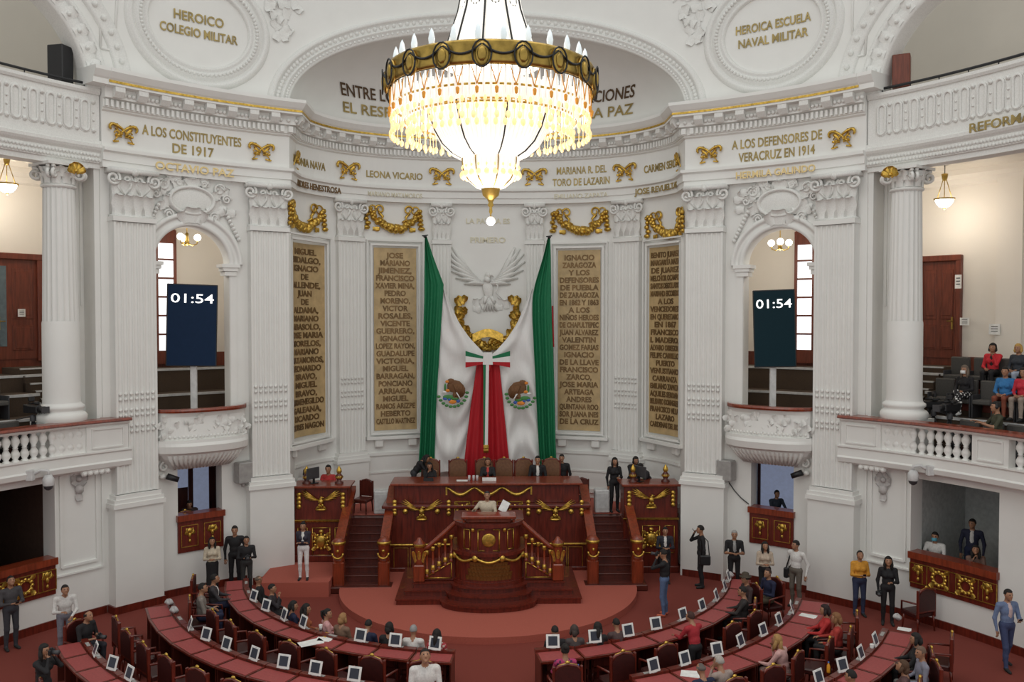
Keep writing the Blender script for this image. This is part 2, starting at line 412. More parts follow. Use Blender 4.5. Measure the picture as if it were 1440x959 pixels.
# ---------------------------------------------------------------- arch mouldings, imposts, ovals, lunette
def ring(mb, fn, a, bq, prof, t0=0, t1=math.pi, n=48, close=False):
    """moulding round an ellipse of half axes a,bq; prof = (extra radius, out)"""
    m = len(prof)
    mb.grid(lambda u, v: fn((a+prof[int(round(v*(m-1)))][0])*math.cos(t0+(t1-t0)*u), (bq+prof[int(round(v*(m-1)))][0])*math.sin(t0+(t1-t0)*u), prof[int(round(v*(m-1)))][1]), n, m, cu=close)
def beads(mb, fn, a, bq, r, w, n, size, t0=0, t1=math.pi):
    for i in range(n):
        t = t0+(t1-t0)*(i+.5)/n; q = fn((a+r)*math.cos(t), (bq+r)*math.sin(t), w); mb.ell(q, size, 6, 5)
for sg, i0 in ((-1, 20), (1, 21)):
    b = MB(); f = wmap(sg*BC, 9.2); hw = R2(BH)*RW
    ring(b, f, hw, 1.03, [(-.02, -.45), (-.02, .02), (0, .10), (.12, .10), (.13, .06), (.24, .06), (.25, .12), (.36, .12), (.37, 0)])
    for e in (-1, 1):
        t = MB(); x = e*(hw+.02)
        t.box((x, -.04, -.12), (.52, .10, .5)); t.box((x, -.14, -.12), (.42, .10, .44)); t.box((x, -.26, -.13), (.34, .12, .40)); t.box((x+e*.08, -2.6, -.18), (.18, 4.6, .42)); t.map(f); b.add(t.v, t.f)
    struct('trim_%d' % i0, b, WHITE)
    # cartouche over the arch
    b = MB(); f = wmap(sg*BC, 10.92); b.ell((0, 0, .06), (.58, .33, .07), 24, 9)
    ring(b, lambda u, v, w: (u, v, w), .58, .34, [(-.03, .05), (.0, .16), (.06, .16), (.09, .03)], 0, 2*math.pi, 40, True)
    rnd = random.Random(3)
    for e in (-1, 1):
        for i in range(16):
            a = rnd.uniform(-1.3, 1.45); rr = rnd.uniform(.72, 1.12)
            x = e*(rr*math.cos(a)+.02); y = .52*rr*math.sin(a); b.leaf((x, y, .04), .2, rnd.uniform(.18, .3), .13, rot=rnd.uniform(-1.8, 1.8))
        for (cx, cy, r) in ((.78, .36, .17), (.62, -.42, .14), (.98, .1, .13), (.35, .47, .1)):
            pts = [(e*(cx+r*(1-i/24*.8)*math.cos(i*.42)), cy+r*(1-i/24*.8)*math.sin(i*.42), .08) for i in range(24)]; b.tube(pts, .032, 5)
        for i in range(9): b.ell((e*(.92+.05*i), -.2-.1*i, .06), (.07, .07, .07), 6, 5)
    b.leaf((0, -.62, .08), .5, .4, .2); b.leaf((-.15, -.62, .08), .3, .34, .2, rot=.5); b.leaf((.15, -.62, .08), .3, .34, .2, rot=-.5); b.leaf((0, .3, .06), .4, .3, .14)
    b.map(f); b.s = [True]*len(b.s); struct('trim_%d' % (i0+2), b, STUC)
    # oval medallion frame
    b = MB(); f = wmap(sg*37.7, 15.75)
    ring(b, f, 1.40, 1.12, [(-.02, 0), (.0, .10), (.07, .12), (.12, .07), (.15, .10), (.30, .14), (.36, .06), (.40, .05), (.42, .12), (.52, .14), (.60, .05), (.62, .0)], 0, 2*math.pi, 72, True)
    beads(b, f, 1.40, 1.12, .22, .13, 84, .055, 0, 2*math.pi)
    struct('trim_%d' % (i0+4), b, STUC)
    # upper gallery arch
    b = MB(); f = wmap(sg*62, 13.45)
    ring(b, f, 2.56, 2.5, [(-.02, -.5), (-.02, .05), (.03, .10), (.34, .11), (.36, .05), (.40, .12), (.52, .13), (.56, 0)])
    for i in range(20):
        t = math.pi*(i+.5)/20; q = MB(); q.leaf((0, -.15, 0), .26, .34, .1); q.ell((0, 0, .03), .07, 6, 5); q.map(lambda u, v, w: f((2.56+.2+v)*math.cos(t)-u*math.sin(t), (2.5+.2+v)*math.sin(t)+u*math.cos(t), .1+w)); b.add(q.v, q.f, True)
    ring(b, f, 2.56, 2.5, [(.80, 0), (.82, .07), (.9, .07), (1.15, .07), (1.2, .09), (1.24, 0)])
    for i in range(30):
        t = math.pi*(i+.5)/30; b.ell(f(3.58*math.cos(t), 3.5*math.sin(t), .08), .085, 6, 5)
    struct('trim_%d' % (i0+6), b, STUC)
    # spandrel foliage between the oval and the lunette
    b = MB(); f = wmap(sg*27.6, 16.4); rnd = random.Random(5)
    for i in range(26):
        v = rnd.uniform(-.4, 1.0); u = rnd.uniform(-.5, .5)*(v+.5); b.leaf((u, v, .01), .22, .3, .08, rot=rnd.uniform(-3, 3))
    ring(b, lambda u, v, w: (u, v, w), .9, .9, [(0, 0), (.04, .06), (.08, 0)], math.pi*.27, math.pi*.73, 16)
    b.map(f); b.s = [True]*len(b.s); struct('trim_%d' % (i0+8), b, STUC)
    b = MB(); f = wmap(sg*48.3, 14.0)
    for (u0, u1, v0, v1) in ((-.2, .15, .6, 3.6), ): 
        for (x0, y0, x1, y1) in ((u0, v0, u1, v0), (u0, v0, u0, v1), (u1, v0, u1+.2, v1)): b.tube([f(x0, y0, .02), f((x0+x1)/2, (y0+y1)/2, .02), f(x1, y1, .02)], .035, 5)
    struct('trim_%d' % (i0+10), b, WHITE)
b = MB(); f = wmap(0, 13.9); A = R2(26.6)*RW
ring(b, f, A, 2.7, [(-.02, -.35), (-.02, .04), (.03, .09), (.17, .06), (.19, .11), (.24, .12), (.26, .05), (.44, .05), (.46, .12), (.54, .14), (.62, .05), (.64, 0)], 0, math.pi, 90)
beads(b, f, A, 2.7, .10, .07, 110, .05); beads(b, f, A, 2.7, .35, .05, 90, .07)
struct('trim_32', b, STUC)
# tablet panel frames and dado moulds in the apse
b = MB(); TABS = []
for (x0, x1, yt, yb) in ((408, 455, 343.5, 612), (525, 585, 349, 604), (785, 845, 352, 605), (914.5, 958.5, 347, 611)):
    s0, z0 = a_s(x0, yt); s1, _ = a_s(x1, yt); _, z1 = a_s((x0+x1)/2, yb); zt = a_s((x0+x1)/2, yt)[1]; TABS.append((s0, s1, z1, zt))
    f = amap((s0+s1)/2); w = (s1-s0)/2; t = MB()
    for (ww, o, th) in ((w+.10, .05, .07), (w+.24, .03, .05)):
        e = ww-w
        t.box((0, zt+e, o), (2*ww+th, th, .1)); t.box((0, z1-e, o), (2*ww+th, th, .1)); t.box((-ww, (zt+z1)/2, o), (th, zt-z1+2*e, .1)); t.box((ww, (zt+z1)/2, o), (th, zt-z1+2*e, .1))
    for e in (-1, 1): t.box((e*w*.8, z1-.42, .08), (.3, .28, .16), bev=.04)
    t.box((0, z1-.24, .07), (2*w+.6, .1, .16)); t.map(f); b.add(t.v, t.f)
struct('trim_33', b, WHITE)
b = MB()
for (o, z, h) in ((.05, 3.05, .10), (.03, 2.45, .06), (.08, 1.75, .14)): APSE.sweep(b, [(-.05, z), (o, z), (o, z+h), (-.05, z+h)], i0=2, i1=len(APSE.p)-3, closed=True)
struct('trim_34', b, WHITE)
# wing wall panels under the galleries
for sg, nm in ((-1, 'trim_35'), (1, 'trim_36')):
    b = MB(); f = wmap(sg*52.3); t = MB()
    for (w, z0, z1, th) in ((.46, 1.45, 3.75, .06), (.60, 1.25, 3.95, .04)):
        for z in (z0, z1): t.box((0, z, .02), (2*w, th, .07))
        for e in (-w, w): t.box((e, (z0+z1)/2, .02), (th, z1-z0, .07))
    t.map(f); b.add(t.v, t.f)
    t = MB(); t.box((0, 3.86, .16), (.75, .24, .3), bev=.05); [t.ell((-.3+.15*i, 3.76, .27), .08, 8, 6) for i in range(5)]; t.map(wmap(sg*50.9)); b.add(t.v, t.f)
    struct(nm, b, WHITE)
# ---------------------------------------------------------------- galleries behind the wall
GR = 17.5
def gmap(phi, R, z0=0):
    def f(u, v, w):
        a = R2(phi)+u/R; r = R-w; return (r*math.sin(a), CY+r*math.cos(a), v+z0)
    return f
for sg, sd in ((-1, 'left'), (1, 'right')):
    b = MB(); arcbox(b, sg*26, sg*80, RW-GR, RW-GR-.3, 0, 20); arcbox(b, sg*26.0, sg*27.5, -.5, RW-GR, 0, 20); struct('wall_gallery_'+sd, b, GWALL)
    b = MB(); arcbox(b, sg*27, sg*80, -.02, RW-GR, 3.95, 4.15); struct('floor_gallery_'+sd, b, CARPS)
    b = MB(); nos = MB()
    for (R, z, q0, q1) in ((14.35, 4.75, 27, 52.1), (15.2, 5.4, 27, 52.1), (16.2, 6.1, 27, 80), (14.35, 5.1, 52.1, 80), (15.2, 5.65, 52.1, 80)):
        arcbox(b, sg*q0, sg*q1, RW-R, RW-GR, 4.15, z); arcbox(nos, sg*q0, sg*q1, RW-R+.03, RW-R-.06, z-.05, z+.02)
    for i in range(5):                                            # aisle stair by the door
        R = 16.35-.3*i; z = 6.28-.19*i; arcbox(b, sg*47.5, sg*52, RW-R-.0, RW-GR, 4.2, z+.0); arcbox(nos, sg*47.5, sg*52, RW-R+.02, RW-R-.05, z-.03, z+.012)
    struct('floor_steps_'+sd, b, CARPS); struct('trim_%d' % (37 if sg < 0 else 38), nos, LGREY)
    b = MB(); arcbox(b, sg*27, sg*80, RW-GR+.04, RW-GR, 6.1, 6.55); struct('baseboard_gallery_'+sd, b, DOORW)
    b = MB(); arcbox(b, sg*27, sg*80, -.3, RW-GR, 11.95, 12.1); struct('ceiling_gallery_'+sd, b, GWALL)
    # architrave over the columns, with a carved band
    b = MB(); arcprof(b, [(-.45, 11.5), (.0, 11.5), (.0, 11.62), (.05, 11.64), (.05, 11.9), (.12, 11.96), (.16, 12.02), (.16, 12.10), (.1, 12.12), (.1, 12.2), (-.45, 12.2)], sg*49.2, sg*78)
    for i in range(150): b.leaf((0, 0, 0), 0, 0, 0) if False else b.ell(wall_pt(sg*(49.5+i*.19), .05, 11.70+.12*(i % 2)), (.055, .055, .05), 5, 4)
    struct('trim_%d' % (39 if sg < 0 else 40), b, STUC)
    # cornice over gallery back wall
    b = MB(); arcprof(b, [(RW-GR, 11.5), (RW-GR+.1, 11.55), (RW-GR+.14, 11.7), (RW-GR+.3, 11.8), (RW-GR+.3, 11.95), (RW-GR, 11.95)], sg*27.5, sg*79)
    t = MB(); t.box((0, 8.6, .06), (.7, 6, .12)); t.map(gmap(sg*56.3, GR)); b.add(t.v, t.f)
    struct('trim_%d' % (41 if sg < 0 else 42), b, GWALL)
    # upper balustrade with slotted panels
    b = MB(); arcbox(b, sg*49.5, sg*78, .06, -.10, 12.2, 13.4); arcprof(b, [(-.16, 13.36), (.1, 13.36), (.14, 13.42), (.14, 13.5), (-.16, 13.5)], sg*49.5, sg*78)
    t = MB()
    for i in range(15):
        p = 51.1+i*1.86; f = wmap(sg*p, 12.80); q = MB(); pts = []
        for e in range(24):
            a = 2*math.pi*e/24; pts.append((.10*math.cos(a), .11*math.sin(a)+(.27 if math.sin(a) >= 0 else -.27), .075))
        q.tube(pts+[pts[0]], .036, 5, caps=False); q.ell((.21, .1, .06), .035, 5, 4); q.ell((.21, -.1, .06), .035, 5, 4); q.ell((.21, .36, .06), .07, 5, 4); q.ell((.21, -.36, .06), .07, 5, 4)
        pts = [(.155*math.cos(2*math.pi*e/24), .155*math.sin(2*math.pi*e/24)+(.26 if e < 12 else -.26), .06) for e in range(24)]; q.tube(pts+[pts[0]], .02, 5, caps=False)
        q.map(f); b.add(q.v, q.f, True)
    struct('trim_%d' % (43 if sg < 0 else 44), b, STUC)
    b = MB(); n = 24; b.tube([wall_pt(sg*(50.5+27*i/n), .0, 13.62) for i in range(n+1)], .035, 6)
    for i in range(9): b.tube([wall_pt(sg*(51+3.2*i), 0, 13.48), wall_pt(sg*(51+3.2*i), 0, 13.62)], .015, 5)
    tag(b.build('metal_railing', BLACK), 'thin black metal rail along the top of the upper %s balustrade' % sd, 'railing')
# secondary flat pilaster beside each corner column and pier returns
for sg, nm in ((-1, 'trim_45'), (1, 'trim_46')):
    b = MB(); arcbox(b, sg*49.3, sg*50.0, -.05, -.9, 4.1, 11.6); pf = gmap(sg*50.3, 13.95); t = MB(); t.box((0, 7.9, 0), (.5, 7.4, .3)); [t.box((-.2+.1*i, 9.6, .16), (.05, 3.2, .05)) for i in range(5)]; t.map(pf); b.add(t.v, t.f); struct(nm, b, WHITE)
# ------------------------------------------------------------------ cornice ends
for sg, nm in ((-1, 'trim_47'), (1, 'trim_48')):
    b = MB(); arcprof(b, [(-.3, 13.57), (.54, 13.57), (.54, 13.70), (.58, 13.74), (.68, 13.88), (.68, 13.97), (-.3, 14.0)], sg*49.3, sg*51.2); struct(nm, b, WHITE)
# ------------------------------------------------------------------ gilt ornaments
def fleuron(mb, half=0):
    for e in ((-1, 1) if not half else (half,)):
        pts = [(e*(-.30+.62*t), -.30+.52*t+.10*math.sin(t*3.1), .05+.03*math.sin(t*3.14)) for t in [i/11 for i in range(12)]]
        pts += [(e*(.34+.10*math.sin(a)), .20+.10*math.cos(a)-.08, .06) for a in (.5, 1.2, 1.9, 2.6)]
        mb.tube(pts, [.016+.034*min(1, i/9) for i in range(12)]+[.055, .05, .04, .025], 7)
        mb.leaf((e*.10, -.02, .05), .09, .2, .06, rot=-e*.9); mb.leaf((e*.05, -.14, .05), .08, .24, .06, rot=-e*1.5); mb.leaf((e*.2, .10, .05), .07, .14, .06, rot=-e*.1); mb.tube([(e*(.20+.09*(1-i/14*.8)*math.cos(i*.5)), -.05+.09*(1-i/14*.8)*math.sin(i*.5), .05) for i in range(14)], .022, 5)
        mb.leaf((e*.14, -.29, .03), .06, .2, .04, rot=-e*1.75); mb.ell((e*.17, -.12, .08), (.07, .06, .05), 8, 6); mb.ell((e*.08, -.06, .09), (.05, .05, .05), 8, 6)
def ornament(fn, builder, label, cat, name, group, m=GOLD, sc=1.):
    t = MB(); builder(t)
    if sc != 1: t.map(lambda u, v, w: (u*sc, v*sc, w))
    t.map(fn); t.s = [True]*len(t.s); return tag(t.build(name, m), label, cat, group)
for px, py, sg, lab in ((172, 182, -1, 'gilt crossed-leaf fleuron at the outer end of the CONSTITUYENTES frieze'), (367, 215, -1, 'gilt crossed-leaf fleuron at the inner end of the CONSTITUYENTES frieze'),
                        (998, 222, 1, 'gilt crossed-leaf fleuron at the inner end of the VERACRUZ frieze'), (1185, 193, 1, 'gilt crossed-leaf fleuron at the outer end of the VERACRUZ frieze')):
    q = atr(px, py, RW-.12); ornament(wmap(math.degrees(math.atan2(q.x, q.y-CY)), 12.50, .13), fleuron, lab, 'ornament', 'gilt_fleuron', 'gilt frieze fleurons', sc=.82)
for px, lab in ((486, 'gilt crossed-leaf fleuron between ANTONIA NAVA and LEONA VICARIO'), (621, 'gilt crossed-leaf fleuron right of the name LEONA VICARIO'),
                (752, 'gilt crossed-leaf fleuron left of the name MARIANA R. DEL TORO'), (882, 'gilt crossed-leaf fleuron between MARIANA R. DEL TORO and CARMEN SERDAN')):
    s, z = a_s(px, 248); ornament(amap(s, 12.50, .13), fleuron, lab, 'ornament', 'gilt_fleuron', 'gilt frieze fleurons', sc=.95)
for sg, sd in ((-1, 'ANTONIA NAVA'), (1, 'CARMEN SERDAN')):
    ornament(amap(sg*(AS/2-.42), 12.5, .14), lambda t: fleuron(t, -sg), 'gilt half fleuron in the frieze corner beside the name %s' % sd, 'ornament', 'gilt_fleuron', 'gilt frieze fleurons', sc=.95)
def garland(mb, w, h):
    rnd = random.Random(2)
    for i in range(19):
        t = i/18*2-1; r = .10+.07*(1-t*t)
        u = t*w*.42; v = .25*h-.62*h*(1-t*t)
        for k in range(3): mb.ell((u+rnd.uniform(-.06, .06), v+rnd.uniform(-.07, .07), .06+rnd.uniform(0, .06)), (r*.75, r*.75, r*.6), 7, 5)
    for e in (-1, 1):
        for i in range(5): mb.ell((e*w*.455+rnd.uniform(-.05, .05), .26*h-.15*h*i, .07), (.07+.015*i, .08, .07), 7, 5)
        pts = [(e*(w*.24+.16*(1-i/20*.7)*math.cos(i*.36)), .30*h+.16*(1-i/20*.7)*math.sin(i*.36), .07) for i in range(20)]; mb.tube(pts, .045, 6, flat=.6)
        mb.tube([(e*w*.26, .2*h, .06), (e*w*.19, .05*h, .08), (e*w*.21, -.04*h, .06), (e*w*.13, -.12*h, .05)], [.05, .045, .05, .02], 6)
        mb.leaf((e*w*.40, .22*h, .04), .16, .26, .1, rot=e*2.6); mb.leaf((e*w*.36, -.38*h, .03), .14, .22, .08, rot=e*1.6)
        mb.tube([(e*w*(.36+.06*math.cos(a)), .30*h+.07*h*math.sin(a)*2, .05) for a in [i*.5 for i in range(13)]], .025, 5)
GAR = []
for (x0, x1, lab) in ((404, 459, 'gilt fruit garland over the tall tablet beside the left inner pilaster'), (512, 596, 'gilt fruit garland over the tablet left of the flag'),
                      (775, 859, 'gilt fruit garland over the tablet right of the flag'), (909, 964, 'gilt fruit garland over the tall tablet beside the right inner pilaster')):
    s0, z = a_s(x0, 309); s1, z = a_s(x1, 309); w = s1-s0
    ornament(amap((s0+s1)/2, z, .0), lambda t: garland(t, w, .95), lab, 'garland', 'gilt_garland', 'gilt garlands in the apse')
# carved white garland panels between the capitals stay plain plaster
# ------------------------------------------------------------------ lettering on walls
def lett(fn, lines, label, m, name='wall_lettering', cat='inscription', out=.005):
    th = thing(name, label, cat, fn(0, lines[0][3], 0)) if len(lines) > 1 else None
    for (body, size, u, v, width) in lines:
        t = MB(); text(t, body, size, u, v, out, width=width, off=.006 if size > .2 else .003); t.map(fn); o = t.build('text_line' if th else name, m, th)
    return th or tag(o, label, cat)
def phis(px, py, off): q = atr(px, py, RW-off); return math.degrees(math.atan2(q.x, q.y-CY))
p0 = phis(271, 205, .12)
lett(wmap(p0, 0, .125), [('A LOS CONSTITUYENTES', .36, 0, 12.55, 2.75), ('DE 1917', .36, .0, 12.17, 1.15)], 'gilt inscription A LOS CONSTITUYENTES DE 1917 on the frieze', GOLDL)
lett(wmap(phis(274, 230, .2), 0, .205), [('OCTAVIO PAZ', .30, 0, 11.66, 2.2)], 'pale gilt name OCTAVIO PAZ on the band under the frieze', mat('bright_gilt', (.80, .62, .30), .3, .3))
lett(wmap(phis(1092, 208, .12), 0, .125), [('A LOS DEFENSORES DE', .36, 0, 12.55, 2.6), ('VERACRUZ EN 1914', .36, 0, 12.17, 2.2)], 'gilt inscription A LOS DEFENSORES DE VERACRUZ EN 1914 on the frieze', GOLDL)
lett(wmap(phis(1090, 236, .2), 0, .205), [('HERMILA GALINDO', .27, 0, 11.68, 2.3)], 'pale gilt name on the band under the VERACRUZ frieze', mat('bright_gilt', (1, 1, 1)))
def ap_l(px, py, lines, label, m=GOLDL, o=.125): s, z = a_s(px, py); return lett(amap(s, 0, o), lines, label, m)
ap_l(424, 235, [('ANTONIA NAVA', .34, 0, 12.36, 1.9)], 'gilt name ANTONIA NAVA at the left end of the apse frieze')
ap_l(432, 260, [('ANDRES HENESTROSA', .27, .1, 11.68, 2.3)], 'bronze name in the left corner of the apse architrave', DGOLD, .205)
ap_l(553, 247, [('LEONA VICARIO', .31, 0, 12.33, 1.95)], 'gilt name LEONA VICARIO on the apse frieze')
ap_l(819, 250, [('MARIANA R. DEL', .34, 0, 12.53, 1.75), ('TORO DE LAZARIN', .34, 0, 12.14, 2.0)], 'gilt name MARIANA R. DEL TORO DE LAZARIN on the apse frieze')
ap_l(940, 240, [('CARMEN SERDAN', .34, 0, 12.36, 1.9)], 'gilt name CARMEN SERDAN at the right end of the apse frieze')
ap_l(935, 262, [('JOSE REVUELTAS', .27, 0, 11.68, 2.2)], 'gilt name in the right corner of the apse architrave', GOLDL, .205)
ap_l(553, 268, [('MARIANO MATAMOROS', .2, 0, 11.71, 1.9)], 'faint pale letters on the architrave under LEONA VICARIO', mat('faint_gilt', (.66, .62, .48), .5, .2), .205)
ap_l(819, 268, [('EMILIANO ZAPATA', .2, 0, 11.71, 1.9)], 'faint pale letters on the architrave under TORO DE LAZARIN', mat('faint_gilt', (1, 1, 1)), .205)
ap_l(686, 310, [('LA PATRIA ES', .24, 0, 10.9, 1.5), ('PRIMERO', .26, 0, 10.25, 1.2)], 'faint gilt words on the wall above the white eagle relief', mat('faint_gilt', (1, 1, 1)), .01)
def shell_map(s_mid):
    def f(u, v, w):
        t = (AS/2+u)/AS; zt = shell(t, 1)[2]; k = 2/math.pi*math.asin(max(0, min(1, (v-13.9)/(zt-13.9)))); q = Vector(shell(t, k)); return Vector((q.x, q.y-.03-w, q.z))
    return f
lett(shell_map(0), [('ENTRE LOS INDIVIDUOS COMO ENTRE LAS NACIONES', .46, 0, 14.84, 9.9)], 'bronze line ENTRE LOS INDIVIDUOS COMO ENTRE LAS NACIONES behind the chandelier', mat('dark_bronze_letter', (.12, .075, .04), .5, .4))
lett(shell_map(0), [('EL RESPETO AL DERECHO AJENO ES LA PAZ', .44, 0, 14.36, 9.9)], 'gilt line EL RESPETO AL DERECHO AJENO ES LA PAZ behind the chandelier', GOLDL)
lett(wmap(-37.7, 15.75, .02), [('HEROICO', .36, 0, .10, 1.38), ('COLEGIO MILITAR', .34, .0, -.30, 2.15)], 'gilt words HEROICO COLEGIO MILITAR in the oval medallion', GOLDL)
lett(wmap(37.7, 15.75, .02), [('HEROICA ESCUELA', .34, 0, .10, 2.15), ('NAVAL MILITAR', .34, .0, -.30, 2.0)], 'gilt words HEROICA ESCUELA NAVAL MILITAR in the oval medallion', GOLDL)
lett(wmap(phis(1408, 180, .1), 0, .165), [('REFORMA', .30, 0, 12.06, 1.5)], 'gilt word REFORMA under the right upper balustrade', GOLDL)
# ------------------------------------------------------------------ marble tablets with names
TL = ['MIGUEL|HIDALGO,|IGNACIO|DE|ALLENDE,|JUAN|DE|ALDAMA,|MARIANO|ABASOLO,|JOSE MARIA|MORELOS,|MARIANO|MATAMOROS,|LEONARDO|BRAVO,|MIGUEL|BRAVO,|HERMENEGILDO|GALEANA,|RICARDO|FLORES MAGON',
      'JOSE|MARIANO|JIMENEZ,|FRANCISCO|XAVIER MINA,|PEDRO|MORENO,|VICTOR|ROSALES,|VICENTE|GUERRERO,|IGNACIO|LOPEZ RAYON,|GUADALUPE|VICTORIA,|MIGUEL|BARRAGAN,|PONCIANO|ARRIAGA,|MIGUEL|RAMOS ARIZPE|HEBERTO|CASTILLO MARTINEZ',
      'IGNACIO|ZARAGOZA|Y LOS|DEFENSORES|DE PUEBLA|DE ZARAGOZA|EN 1862 Y 1863|A LOS|NIÑOS HEROES|DE CHAPULTEPEC|JUAN ALVAREZ|VALENTIN|GOMEZ FARIAS|IGNACIO|DE LA LLAVE|FRANCISCO|ZARCO,|JOSE MARIA|ARTEAGA|ANDRES|QUINTANA ROO|SOR JUANA INES|DE LA CRUZ',
      'BENITO JUAREZ|MARGARITA MAZA|DE JUAREZ|MELCHOR OCAMPO|SANTOS DEGOLLADO|MARIANO ESCOBEDO|A LOS|VENCEDORES|EN QUERETARO|EN 1867|FRANCISCO|I. MADERO,|ALVARO OBREGON|FELIPE CARRILLO|PUERTO|VENUSTIANO|CARRANZA|EMILIANO ZAPATA|AQUILES SERDAN|BELISARIO DOMINGUEZ|FRANCISCO VILLA|LAZARO|CARDENAS DEL RIO']
LB = ['tall tan marble tablet of names beside the left inner pilaster, MIGUEL HIDALGO first', 'tan marble tablet of names just left of the flag', 'tan marble tablet of names just right of the flag', 'tall tan marble tablet of names beside the right inner pilaster, BENITO JUAREZ first']
for (s0, s1, z1, zt), tx, lb in zip(TABS, TL, LB):
    f = amap((s0+s1)/2); w = s1-s0; h = zt-z1; t = MB(); n = 48
    t.grid(lambda u, v: ((u-.5)*w, z1+h*v, .045), n, 2, sm=False); t.grid(lambda u, v: ((u-.5)*w, z1 if v < .5 else z1, .0+.045*v), n, 2); t.grid(lambda u, v: ((u-.5)*w, zt, .045*v), n, 2)
    t.map(f); sl = tag(t.build('marble_tablet', STONE), lb, 'tablet', 'name tablets in the apse')
    lines = tx.split('|'); t = MB(); dh = (h-.3)/len(lines)
    for i, ln in enumerate(lines): text(t, ln, dh*.98, 0, zt-.12-dh*(i+.85), .056, width=min(w*.92, .135*len(ln)*w/1.35), off=.008)
    t.map(f); t.build('lettering', DGOLD, sl, world=True)
# ------------------------------------------------------------------ white eagle relief, gilt wreath and banner
def eagle(mb, s=1., w0=0., detail=7):
    mb.ell((0, 0, .06+w0), (.17*s, .3*s, .10), 10, 8); mb.ell((.05*s, .38*s, .1+w0), (.09*s, .1*s, .08), 8, 6); mb.tube([(.08*s, .38*s, .13+w0), (.19*s, .37*s, .12+w0), (.2*s, .31*s, .1+w0)], [.04*s, .03*s, .01], 6)
    mb.tube([(0, .2*s, .08+w0), (.03*s, .32*s, .1+w0)], [.12*s, .08*s], 7)
    for e in (-1, 1):
        for i in range(detail):
            a = -.12+i*.16; l = (.62+.55*math.sin(i/(detail-1)*2.4))*s; x0 = e*(.1+.05*i)*s; y0 = (.12+.035*i)*s
            mb.tube([(x0, y0, .08+w0), (x0+e*l*.5*math.cos(a), y0+l*.5*math.sin(a)+.06*s, .10+w0), (x0+e*l*math.cos(a+.12), y0+l*math.sin(a+.12), .04+w0)], [.06*s, .085*s, .03*s], 6, flat=.4)
        mb.tube([(e*.08*s, -.22*s, .08+w0), (e*.16*s, -.42*s, .08+w0)], [.07*s, .04*s], 6)
    for i in range(5): mb.tube([(0, -.22*s, .06+w0), ((i-2)*.1*s, -.62*s, .04+w0)], [.05*s, .045*s], 6, flat=.5)
s, z = a_s(686, 410)
t = MB(); eagle(t, 1.30); 
for i in range(9): t.leaf(((i-4)*.17, -.62-.03*((i-4)**2)*.2, .02), .24, .3, .1, rot=(i-4)*.22+math.pi*.5*((i % 2)-.5))
t.tube([(.2, .3, .12), (.42, .1, .1), (.3, -.15, .12), (.5, -.35, .08)], [.03, .035, .03, .015], 6)
t.map(lambda u, v, w: (u*.85-v*.10, v*.95, w)); t.map(amap(s, z+.1, .0)); t.s = [True]*len(t.s)
tag(t.build('eagle_relief', STUC), 'white plaster relief of an eagle with spread wings above the gilt wreath', 'relief')
wr = thing('gilt_wreath', 'gilt laurel wreath half circling the white eagle relief', 'wreath', aty(686, 470, 28.7))
t = MB(); rnd = random.Random(8); s0, z0 = a_s(686, 450)
for i in range(44):
    a = R2(-192+ (204)*i/43); ru, rv = .98, .88
    if 28 < i < 31 or 12 < i < 15 and False: continue
    for k in range(3):
        x = ru*math.cos(a)*(1+rnd.uniform(-.08, .10)); y = rv*math.sin(a)*(1+rnd.uniform(-.08, .1)); t.leaf((x, y, .05+.03*k), .17, .24, .10, rot=a+rnd.uniform(-.9, .9)+(math.pi if math.cos(a) < 0 else 0))
    if i % 4 == 0: t.ell((ru*math.cos(a), rv*math.sin(a), .12), .06, 8, 6)
for e in (-1, 1):
    t.leaf((e*.84, .52, .08), .24, .3, .12, rot=-e*.9); t.leaf((e*.90, .50, .08), .2, .3, .12, rot=e*.5); t.leaf((e*.98, .42, .08), .2, .3, .12, rot=-e*.3)
t.map(lambda u, v, w: (u, v+.05, w)); t.map(amap(s0, z0, .02)); t.s = [True]*len(t.s); t.build('laurel_leaves', GOLD, wr)
t = MB()
t.grid(lambda u, v: ((u-.5)*1.0, -.62+.18*math.sin(math.pi*u)+.28*(v-.5), .20), 14, 3); t.grid(lambda u, v: ((u-.5)*1.06, -.62+.18*math.sin(math.pi*u)+(.15 if v < .5 else -.15)+.03*(v-.5), .21), 14, 2)
for i in range(26): t.leaf((rnd.uniform(-.5, .5), -.88+rnd.uniform(-.16, .1), .08), .16, .2, .12, rot=rnd.uniform(-2, 2))
t.map(amap(s0, z0, .02)); t.build('banner_scroll', GOLD, wr)
